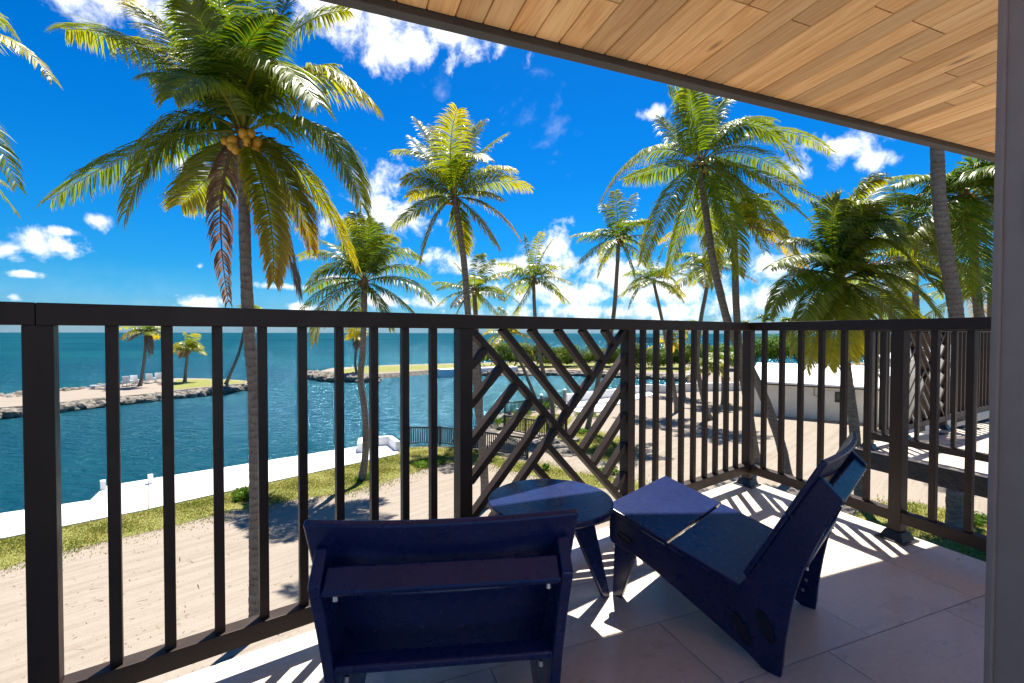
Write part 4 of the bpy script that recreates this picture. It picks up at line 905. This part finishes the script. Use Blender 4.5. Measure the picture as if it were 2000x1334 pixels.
# the tall palm left of the middle
palm('tall coconut palm with yellow coconuts and dead brown hanging fronds at the front railing', (501, 1236), [(500, 1100), (499, 900), (496, 760), (487, 660), (482, 560), (477, 420)], (474, 262), .135, .105,
  [((290, 98), (128, 58), {'d': .12, 'y': .3, 'l': .95, 'droop': 1.1}), ((345, 242), (246, 415), {'d': -.12, 'y': .3, 'l': 1.05, 'droop': 1.2}), ((300, 282), (102, 388), {'d': .15, 'y': .12, 'l': 1.0, 'droop': 1.1}), ((408, 155), (338, 190), {'d': -2.0, 'y': .25, 'l': .8}),
   ((395, 85), (330, -70), {'d': .2, 'y': .2}), ((440, 80), (410, -120), {'d': -.2, 'y': .15}), ((480, 80), (490, -110), {'d': .25, 'y': .1}), ((525, 90), (590, -60), {'d': .35, 'y': .1, 'tone': 1}),
   ((512, 118), (622, 205), {'d': -1.9, 'y': .2, 'l': .95}), ((612, 146), (730, 205), {'d': .1, 'y': .6, 'l': .95, 'droop': 1.1}), ((622, 248), (706, 400), {'d': -.12, 'y': .3, 'l': 1.0, 'droop': 1.1}), ((596, 345), (694, 515), {'d': .25, 'y': .65}),
   ((562, 360), (606, 482), {'d': .4, 'y': .55, 'o': .5}), ((522, 400), (534, 550), {'d': -.3, 'y': .75, 'o': .5, 'l': .58}), ((432, 390), (446, 590), {'d': .3, 'dead': 1, 'sparse': .45, 'droop': 1.6, 'l': .5}),
   ((540, 420), (582, 570), {'d': .15, 'dead': .95, 'sparse': .3, 'droop': 1.4}), ((412, 340), (352, 400), {'d': .5, 'y': .4}), ((345, 85), (240, -10), {'d': .1, 'y': .8}), ((370, 120), (255, 78), {'d': .5, 'y': .35}),
   ((560, 75), (680, 20), {'d': .6, 'y': .3, 'tone': .6}), ((420, 110), (375, 10), {'d': -.4, 'y': .1}), ((470, 120), (540, 30), {'d': -.6, 'y': .1, 'tone': 1}),
   ((545, 165), (650, 130), {'d': .5, 'y': .25}), ((385, 165), (290, 150), {'d': .6, 'y': .1, 'tone': 1}), ((440, 60), (310, -90), {'d': .4, 'y': .2})],
  n=150, lmax=.82, wid=.021, near=True, cocos=22, coco_mat=M_COCO_Y, yellow=.3)
palm('slender coconut palm with short upright yellow tipped fronds behind the lattice panel', (949, 990), [(944, 900), (934, 790), (925, 700), (914, 610), (905, 500)], (888, 388), .155, .105,
  [((880, 290), (893, 214), {'d': -.5, 'y': .55, 'l': .75}), ((850, 295), (815, 236), {'d': .2, 'y': .5}), ((914, 292), (942, 238), {'d': .2}), ((838, 312), (768, 296), {'d': .1, 'y': .4}), ((845, 322), (806, 270), {'d': .5, 'y': .5}), ((840, 345), (788, 352), {'d': -.3}),
   ((846, 368), (800, 385), {'d': .4, 'y': .6}), ((828, 400), (768, 446), {'d': .1, 'y': .35}), ((852, 425), (822, 512), {'d': -.3, 'y': .5, 'o': .5}), ((930, 312), (986, 264), {'d': .3, 'y': .4}), ((942, 338), (1003, 330), {'d': -.2, 'y': .6}),
   ((957, 354), (1034, 366), {'d': .1, 'y': .5}), ((930, 375), (976, 388), {'d': -.5}), ((957, 405), (1013, 464), {'d': .1, 'y': .75, 'o': .7}), ((928, 422), (973, 484), {'d': -.2, 'y': .6, 'o': .3}), ((895, 440), (906, 492), {'d': .2}), ((905, 312), (952, 312), {'d': -1.3, 'y': .3}), ((865, 300), (850, 250), {'d': .5}), ((900, 300), (910, 240), {'d': .6})],
  n=84, lmax=.74, wid=.022, near=True, cocos=5, coco_mat=M_COCO_Y, yellow=.5, droop=.7)
palm('bushy dark green coconut palm standing in the lawn behind the balusters', (706, 938), [(714, 880), (712, 800), (704, 740), (708, 690), (711, 620)], (712, 552), .15, .12,
  [((702, 470), (695, 418), {'d': .2, 'tone': 1}), ((690, 480), (672, 432), {'d': -.3, 'tone': 1}), ((725, 475), (738, 438), {'d': .3, 'tone': 1}), ((738, 490), (768, 462), {'d': -.2}), ((652, 497), (585, 500), {'d': .2, 'y': .4}), ((655, 520), (602, 556), {'d': -.3}), ((650, 560), (590, 602), {'d': .2}),
   ((770, 492), (824, 508), {'d': .1}), ((785, 545), (842, 586), {'d': -.2}), ((765, 575), (812, 615), {'d': .3}), ((675, 590), (640, 630), {'d': -.3, 'y': .5}), ((700, 600), (690, 655), {'d': .2, 'y': .7}), ((740, 590), (762, 640), {'d': -.2, 'y': .5}), ((650, 545), (600, 570), {'d': .6}), ((775, 520), (835, 540), {'d': .5}), ((680, 500), (630, 470), {'d': .5, 'tone': 1}), ((720, 480), (715, 430), {'d': -.4, 'tone': 1}), ((640, 590), (615, 668), {'d': .3, 'y': .6, 'dead': .4})],
  n=84, lmax=.85, wid=.024, cocos=6, yellow=.25, tone=.7)
palm('small pale coconut palm behind the slender one with dry lower fronds', (938, 862), [(938, 780), (934, 700), (930, 630)], (926, 568), .17, .13, [((935, 520), (938, 498), {'tone': .3}), ((905, 535), (885, 510), {}), ((950, 530), (962, 508), {}), ((880, 555), (848, 552), {}), ((885, 575), (855, 598), {'y': .7}), ((975, 535), (1000, 560), {}), ((970, 565), (1012, 590), {'y': .6}), ((945, 585), (975, 618), {'y': .8}), ((905, 590), (890, 620), {'y': .7})], fill=8, flen=2.6, n=40, lmax=.65, wid=.03, yellow=.5)
palm('coconut palm with thin curved trunk at the fence on the point', (1080, 842), [(1078, 790), (1062, 730), (1050, 670), (1044, 600)], (1042, 545), .16, .11, [((1030, 495), (1024, 458), {'tone': .3}), ((1060, 500), (1078, 470), {}), ((1048, 490), (1058, 455), {}), ((1010, 520), (974, 515), {}), ((1015, 550), (985, 590), {}), ((1075, 525), (1112, 520), {}), ((1075, 555), (1100, 590), {}), ((1030, 575), (1005, 610), {'y': .6})], fill=9, flen=3.0, n=40, lmax=.7, wid=.032, yellow=.4, cocos=4)
palm('golden leaning coconut palm with orange hanging fronds in front of the mangroves', (1054, 795), [(1035, 750), (1018, 710), (1000, 680)], (990, 652), .16, .12, [((975, 635), (945, 652), {'y': .7}), ((960, 660), (950, 700), {'y': .8}), ((1005, 620), (1015, 600), {'y': .7}), ((1015, 650), (1048, 708), {'y': .95, 'o': .8}), ((985, 620), (975, 600), {'y': .5}), ((1020, 635), (1045, 655), {'y': .7})], fill=8, flen=2.4, n=36, lmax=.6, wid=.035, yellow=.8)
palm('coconut palm with straight bare trunk left of the tall right hand palm', (1146, 842), [(1158, 790), (1172, 730), (1190, 670), (1200, 600), (1205, 530)], (1208, 470), .17, .12, [((1205, 410), (1200, 375), {'tone': .5}), ((1225, 415), (1238, 380), {'y': .5}), ((1190, 420), (1180, 400), {}), ((1160, 455), (1118, 460), {}), ((1170, 480), (1130, 515), {}), ((1185, 500), (1168, 540), {'y': .4}), ((1235, 440), (1265, 430), {}), ((1245, 475), (1275, 520), {}), ((1225, 500), (1240, 545), {})], fill=9, flen=3.6, n=44, lmax=.8, wid=.034, yellow=.35, cocos=5)
palm('coconut palm with drooping fan of fronds standing on the sand beyond the cove wall', (1322, 804), [(1318, 770), (1308, 710), (1296, 640)], (1276, 548), .17, .12, [((1245, 545), (1218, 575), {}), ((1250, 560), (1228, 602), {}), ((1305, 540), (1330, 570), {}), ((1310, 560), (1335, 590), {'y': .5}), ((1262, 500), (1250, 470), {}), ((1290, 500), (1302, 475), {})], fill=11, flen=3.6, n=42, lmax=.75, wid=.036, yellow=.3, tone=.6)
palm('big coconut palm with green coconuts and long leaning trunk right of the lattice', (1540, 938), [(1528, 880), (1510, 822), (1490, 770), (1460, 710), (1425, 640), (1395, 520), (1378, 410)], (1368, 318), .20, .135,
  [((1262, 296), (1176, 388), {'d': -.2, 'y': .5}), ((1352, 230), (1344, 168), {'d': -.3, 'y': .2}), ((1335, 225), (1308, 178), {'d': .2, 'y': .15}), ((1400, 215), (1442, 180), {'d': .2, 'y': .1}), ((1462, 243), (1560, 325), {'d': -.3, 'y': .25}), ((1500, 255), (1622, 296), {'d': .3, 'y': .3}), ((1482, 340), (1628, 405), {'d': .1, 'y': .3}),
   ((1470, 390), (1556, 498), {'d': -.2, 'y': .45}), ((1420, 420), (1442, 535), {'d': -.5, 'y': .35}), ((1305, 390), (1254, 512), {'d': -.3, 'y': .4}), ((1335, 430), (1302, 540), {'d': .3, 'y': .3}), ((1460, 300), (1560, 360), {'d': .6, 'tone': 1}), ((1430, 370), (1495, 490), {'d': .5, 'y': .3}), ((1380, 240), (1390, 150), {'d': .4}),
   ((1430, 240), (1510, 235), {'d': .6, 'tone': .5}), ((1450, 330), (1580, 430), {'d': -.5, 'y': .4}), ((1290, 330), (1220, 350), {'d': .6, 'y': .2}), ((1385, 430), (1395, 560), {'d': .3, 'y': .4}), ((1480, 420), (1570, 520), {'d': .5, 'y': .6, 'o': .5}), ((1320, 270), (1290, 230), {'d': .7})],
  n=122, lmax=.93, wid=.026, near=True, cocos=16, coco_mat=M_COCO, yellow=.3, wind=(.25, 0, 0))
palm('coconut palm with upright grey trunk close behind the big leaning one', (1478, 905), [(1462, 800), (1445, 700), (1438, 600), (1435, 500)], (1434, 440), .2, .15, fill=14, flen=3.6, n=44, lmax=.8, wid=.034, yellow=.4, cocos=3)
palm('coconut palm with slightly bowed trunk on the sand in front of the hedge', (1388, 820), [(1374, 780), (1362, 710), (1368, 630), (1380, 560)], (1376, 520), .19, .13, fill=16, flen=3.6, n=42, lmax=.78, wid=.036, yellow=.35, tone=.3)
palm('young yellow palm standing against the hedge by the far dock', (1310, 772), [(1308, 730)], (1308, 668), .16, .12, fill=12, flen=2.2, n=30, lmax=.55, wid=.04, yellow=.8)
palm('young bright green palm with arching fronds behind the cove wall', (1336, 775), [(1336, 720)], (1336, 640), .14, .1, fill=13, flen=2.4, n=32, lmax=.6, wid=.04, yellow=.45)
palm('short bushy green palm at the hedge next to the bowed trunk', (1412, 790), [(1412, 750)], (1410, 705), .16, .12, fill=15, flen=2.6, n=34, lmax=.65, wid=.04, yellow=.3)
palm('short green palm with one yellow frond in front of the hedge', (1375, 795), [(1376, 760)], (1378, 715), .14, .1, fill=13, flen=2.2, n=32, lmax=.6, wid=.04, yellow=.5)
palm('broad green coconut palm heavy with coconuts behind the side railing', (1683, 990), [(1678, 940), (1668, 830), (1656, 740), (1647, 640)], (1641, 552), .185, .13,
  [((1562, 535), (1502, 615), {'d': -.2, 'y': .25}), ((1588, 575), (1552, 690), {'d': -.4, 'y': .4}), ((1635, 620), (1618, 715), {'d': -.5, 'y': .75}), ((1680, 600), (1705, 725), {'d': -.4, 'y': .55}), ((1762, 515), (1838, 570), {'d': -.2, 'y': .25}), ((1738, 425), (1836, 490), {'d': .1, 'y': .15}), ((1660, 430), (1752, 430), {'d': -.3, 'y': .1, 'tone': .6}),
   ((1612, 455), (1588, 400), {'d': .2, 'y': .1, 'tone': .5}), ((1685, 405), (1795, 398), {'d': .3, 'y': .1}), ((1590, 480), (1530, 470), {'d': .4, 'tone': 1}), ((1640, 430), (1670, 385), {'d': .3, 'tone': 1}), ((1720, 560), (1800, 640), {'d': .3, 'y': .3}), ((1700, 470), (1790, 520), {'d': -.5, 'tone': .5}), ((1600, 540), (1540, 520), {'d': .6}),
   ((1655, 620), (1660, 700), {'d': .3, 'y': .8}), ((1575, 610), (1530, 660), {'d': .4, 'y': .6}), ((1740, 600), (1790, 700), {'d': -.1, 'y': .3}), ((1625, 450), (1640, 390), {'d': -.4, 'tone': 1}), ((1690, 440), (1760, 470), {'d': -.7, 'tone': 1}), ((1745, 470), (1872, 560), {'d': .3, 'y': .3}), ((1755, 545), (1850, 650), {'d': -.3, 'y': .4}), ((1720, 395), (1850, 420), {'d': .5, 'y': .2}), ((1700, 380), (1800, 345), {'d': .5, 'y': .15}), ((1665, 400), (1720, 350), {'d': -.2, 'tone': .5}), ((1590, 500), (1505, 520), {'d': -.5, 'tone': .6}), ((1570, 560), (1510, 590), {'d': .5, 'y': .2}), ((1690, 520), (1770, 600), {'d': -.6, 'tone': .5}), ((1600, 620), (1575, 720), {'d': -.1, 'y': .7}), ((1665, 450), (1700, 400), {'d': -.5, 'tone': 1})],
  n=122, lmax=.93, wid=.027, near=True, cocos=22, coco_mat=M_COCO, yellow=.3, wind=(.45, 0, 0), tone=.4)
palm('thick grey palm trunk rising past the roof beam beside the neighbouring balcony', (1865, 1044), [(1866, 960), (1878, 780), (1868, 615), (1850, 510), (1836, 400), (1830, 290)], (1826, 60), .21, .165, fill=8, flen=3.4, n=50, lmax=.9, wid=.03, near=True, yellow=.3)
palm('shaded coconut palm with orange flower stalks next to the door frame', (1975, 985), [(1950, 800), (1925, 690), (1910, 600), (1900, 480)], (1888, 385), .19, .13,
  [((1860, 350), (1810, 365), {}), ((1850, 400), (1800, 440), {}), ((1865, 450), (1850, 560), {}), ((1900, 330), (1930, 320), {'d': -.4}), ((1930, 400), (1975, 470), {}), ((1900, 470), (1925, 590), {'d': -.3}), ((1930, 350), (1990, 380), {}), ((1880, 440), (1890, 570), {'d': -.4})], fill=14, flen=3.8, n=66, lmax=.95, wid=.027, near=True, yellow=.15, tone=1.0, cocos=4, coco_mat=M_COCO_Y, wind=(.3, 0, 0))
palm('green coconut palm filling the gap behind the thick grey trunk', (1800, 880), [(1795, 760), (1790, 620)], (1786, 500), .2, .14, fill=26, flen=5.0, n=60, lmax=1.0, wid=.030, yellow=.3, tone=.5, wind=(.4, 0, 0))
palm('dense green coconut palm behind the door frame side of the railing', (1940, 880), [(1935, 740)], (1935, 560), .2, .14, fill=18, flen=4.2, n=50, lmax=.9, wid=.034, yellow=.3, tone=.6)
palm('green coconut palm standing behind the white building', (1720, 775), [(1722, 700)], (1720, 600), .2, .15, fill=18, flen=4.0, n=40, lmax=.85, wid=.045, yellow=.3, tone=.4)
# palm at the left edge
palm('coconut palm mostly outside the left edge with frond tips reaching in', Vector((-14.2, 9.4, GZ)), [(-300, 700), (-290, 450)], (-280, 235), .14, .11, [((-70, 62), (102, 156), {'d': .1, 'y': .6}), ((-90, 200), (34, 365), {'d': .1, 'y': .15}), ((-90, 30), (30, 70), {'d': .4, 'y': .3}), ((-110, 280), (28, 410), {'d': .3, 'y': .15})], fill=9, flen=2.4, n=80, lmax=.62, wid=.02, near=True)
# far palms
palm('distant coconut palm on the islet with hanging dead fronds', (273, 754), [(278, 730), (283, 690)], (286, 648), .2, .15, [((262, 638), (232, 642), {'y': .6}), ((258, 648), (238, 662), {'y': .8, 'o': .5}), ((300, 635), (318, 640), {'y': .5}), ((288, 660), (291, 700), {'dead': 1, 'd': .1}), ((290, 665), (295, 690), {'dead': 1}), ((286, 625), (284, 610), {}), ((310, 650), (325, 668), {})], fill=8, flen=2.4, n=26, lmax=.8, wid=.06, yellow=.6, ground=IZ)
palm('short bright yellow green palm on the grassy end of the islet', (361, 746), [(363, 720)], (367, 682), .2, .15, [((352, 668), (338, 682), {'y': .7}), ((380, 668), (400, 690), {'y': .7}), ((365, 662), (360, 650), {'y': .6}), ((376, 660), (385, 652), {'y': .6})], fill=11, flen=2.2, n=26, lmax=.9, wid=.06, yellow=.75, ground=IZ)
palm('far leaning palm trunk on the islet tip', (441, 750), [(452, 725), (468, 685), (478, 640)], (486, 608), .2, .15, fill=11, flen=2.4, n=22, lmax=.8, wid=.06, yellow=.5, ground=IZ)
palm('small lone palm with brown hanging fronds on the grassy peninsula', (697, 732), [(694, 710), (695, 680)], (697, 652), .2, .16, [((695, 665), (696, 685), {'dead': 1}), ((699, 665), (702, 682), {'dead': 1})], fill=11, flen=2.6, n=20, lmax=.8, wid=.08, yellow=.5, ground=IZ)
palm('tiny distant palm silhouette on the horizon right of the corner post', D(1493, 668, 150), [(1493, 640)], (1493, 620), .35, .3, fill=12, flen=3.6, n=14, lmax=1.2, wid=.15, yellow=.2, tone=1)
palm('tiny distant palm silhouette beside the big green crown', D(1536, 668, 160), [(1536, 645)], (1536, 626), .35, .3, fill=12, flen=3.4, n=14, lmax=1.2, wid=.15, yellow=.2, tone=1)
palm('tiny distant palm crown just above the railing corner', D(1452, 668, 170), [(1452, 650)], (1452, 632), .35, .3, fill=12, flen=3.4, n=14, lmax=1.2, wid=.15, yellow=.2, tone=1)

# ------------------------------------------------------------------ shrubs
def shrub(name, c, rx, ry, h, n, size, label, group, seed, cA=(.055, .10, .012), cB=(.14, .19, .025), cat='shrub'):
    rng = np.random.default_rng(seed); root = empty(name, c, label, cat, group)
    k = 11; lob = np.stack([rng.uniform(-.72, .72, k)*rx, rng.uniform(-.7, .7, k)*ry, rng.uniform(.30, .78, k)*h], 1); lr = rng.uniform(.30, .48, k)
    i = rng.integers(0, k, n); d = unit(rng.normal(size=(n, 3))); rr = rng.random(n)**.35
    P = lob[i]+d*rr[:, None]*(lr[i][:, None]*np.array([rx*1.0, ry*1.0, h*.62])); P[:, 2] = np.clip(P[:, 2], .05*h, None)
    nr = unit(d+rng.normal(size=(n, 3))*.55+np.array([0, 0, .4])); a = unit(np.cross(nr, rng.normal(size=(n, 3)))); b = np.cross(nr, a); s = size*rng.uniform(.6, 1.3, n)[:, None]
    V = np.stack([P-a*s, P-b*s*.5, P+a*s, P+b*s*.5], 1).reshape(-1, 3)+np.array(c)
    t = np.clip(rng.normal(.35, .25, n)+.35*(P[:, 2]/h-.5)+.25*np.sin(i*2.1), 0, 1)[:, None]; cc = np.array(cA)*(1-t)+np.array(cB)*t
    link('foliage', raw_mesh('foliage', V, [np.arange(n*4).reshape(n, 4)], M_LEAF, np.repeat(cc, 4, 0)), root)
    M = MB()
    for j in range(6):
        q = lob[j]*np.array([.8, .8, 1.0]); M.bar(Vector(c)+Vector((q[0]*.25, q[1]*.25, -.1)), Vector(c)+Vector(q), size*.35, size*.35)
    M.build('stems', M_TRUNK, root)
for i, x in enumerate(range(955, 1352, 44)):
    p = G(x, 716+(3 if x > 1200 else 0), IZ); shrub('mangrove_bush', p, 4.6, 3.6, 4.4+.6*math.sin(i*2.3), 5200, .19, 'rounded green mangrove bush in the row behind the cove', 'mangrove bushes', 40+i)
for i, (x, y, h, rx, lab) in enumerate([(1475, 712, 6.0, 5.5, 'tall dark green tree at the end of the mangrove row'), (1525, 714, 6.5, 5.5, 'dense bright green tree above the white roof'), (1580, 714, 6.2, 5.5, 'rounded green tree behind the white roof between the palms'), (1640, 714, 6.4, 5.5, 'green leafy tree behind the window end of the white building'), (1700, 714, 6.2, 5.5, 'green leafy tree behind the white roof under the broad palm'), (1770, 716, 7.0, 6.0, 'green leafy tree behind the neighbouring balcony'), (1850, 718, 8.0, 6.5, 'dark green tree behind the thick grey trunk'), (1940, 720, 9.0, 7.0, 'dark green tree behind the door frame'), (1420, 722, 4.6, 5.0, 'low green tree behind the short bushy palms')]):
    shrub('leafy_tree', G(x, y, GZ), rx, 4.5, h, 5200, .2, lab, 'trees behind the white building', 70+i, (.045, .10, .010), (.13, .22, .02), 'tree')
def tuft(px, py, r, h, n, label, seed, cat='plant'):
    p = G(px, py, GZ); shrub('ground_plant', p, r, r, h, n, .05, label, None, seed, (.05, .11, .008), (.13, .22, .015), cat)
tuft(482, 972, .65, .30, 1500, 'dark green low plant in the lawn beside the tall palm trunk', 1); tuft(842, 908, .9, .22, 1500, 'bright green ground plant at the lawn edge by the lattice post', 2); tuft(715, 936, .42, .22, 700, 'small green weeds round the foot of the bushy palm', 3)
tuft(1066, 920, .16, .35, 300, 'single upright green weed in the thin grass by the table', 4); tuft(1200, 925, .7, .22, 1300, 'bright green ground plant in the grass near the rocks', 5); tuft(1075, 800, .9, .9, 1600, 'leafy green bush on the point beside the concrete pad', 6)
tuft(978, 832, .7, .7, 1100, 'green bush at the rocky corner of the fence', 7); tuft(1140, 846, .6, .3, 900, 'small dark bush at the foot of the straight palm', 8); tuft(1015, 812, 1.0, .5, 1200, 'low green plants behind the fence on the point', 9); tuft(1145, 815, 1.1, .35, 1000, 'low green plants at the sandy edge of the concrete pad', 10); tuft(1895, 1020, .6, .3, 1300, 'bright green clump of grass in the shade beside the thick trunk', 11)

def debris():
    rng = np.random.default_rng(77); P = []
    while len(P) < 1500:
        px, py = rng.uniform(0, 1900), rng.uniform(880, 1330); q = G(px, py, GZ)
        if q.y > 7 and inside((q.x, q.y), shore): P.append((q.x, q.y, GZ+.012))
    P = np.array(P); n = len(P); a = rng.uniform(0, 6.28, n); l = rng.uniform(.02, .07, n)[:, None]*(1+2.5*(rng.random(n) > .95))[:, None]; w = rng.uniform(.004, .010, n)[:, None]
    d = np.stack([np.cos(a), np.sin(a), rng.uniform(-.05, .25, n)], 1); t = np.stack([-np.sin(a), np.cos(a), np.zeros(n)], 1)
    V = np.stack([P-d*l*.2-t*w, P+d*l-t*w*.4, P+d*l+t*w*.4, P-d*l*.2+t*w], 1).reshape(-1, 3)
    c = np.array([.16, .11, .06])*rng.uniform(.4, 1.8, (n, 1))
    o = link('leaf_litter', raw_mesh('leaf_litter', V, [np.arange(n*4).reshape(n, 4)], M_GRASS, np.repeat(c, 4, 0))); tag(o, 'dry brown leaf scraps scattered over the sand and grass', 'leaf litter', kind='stuff')
debris()
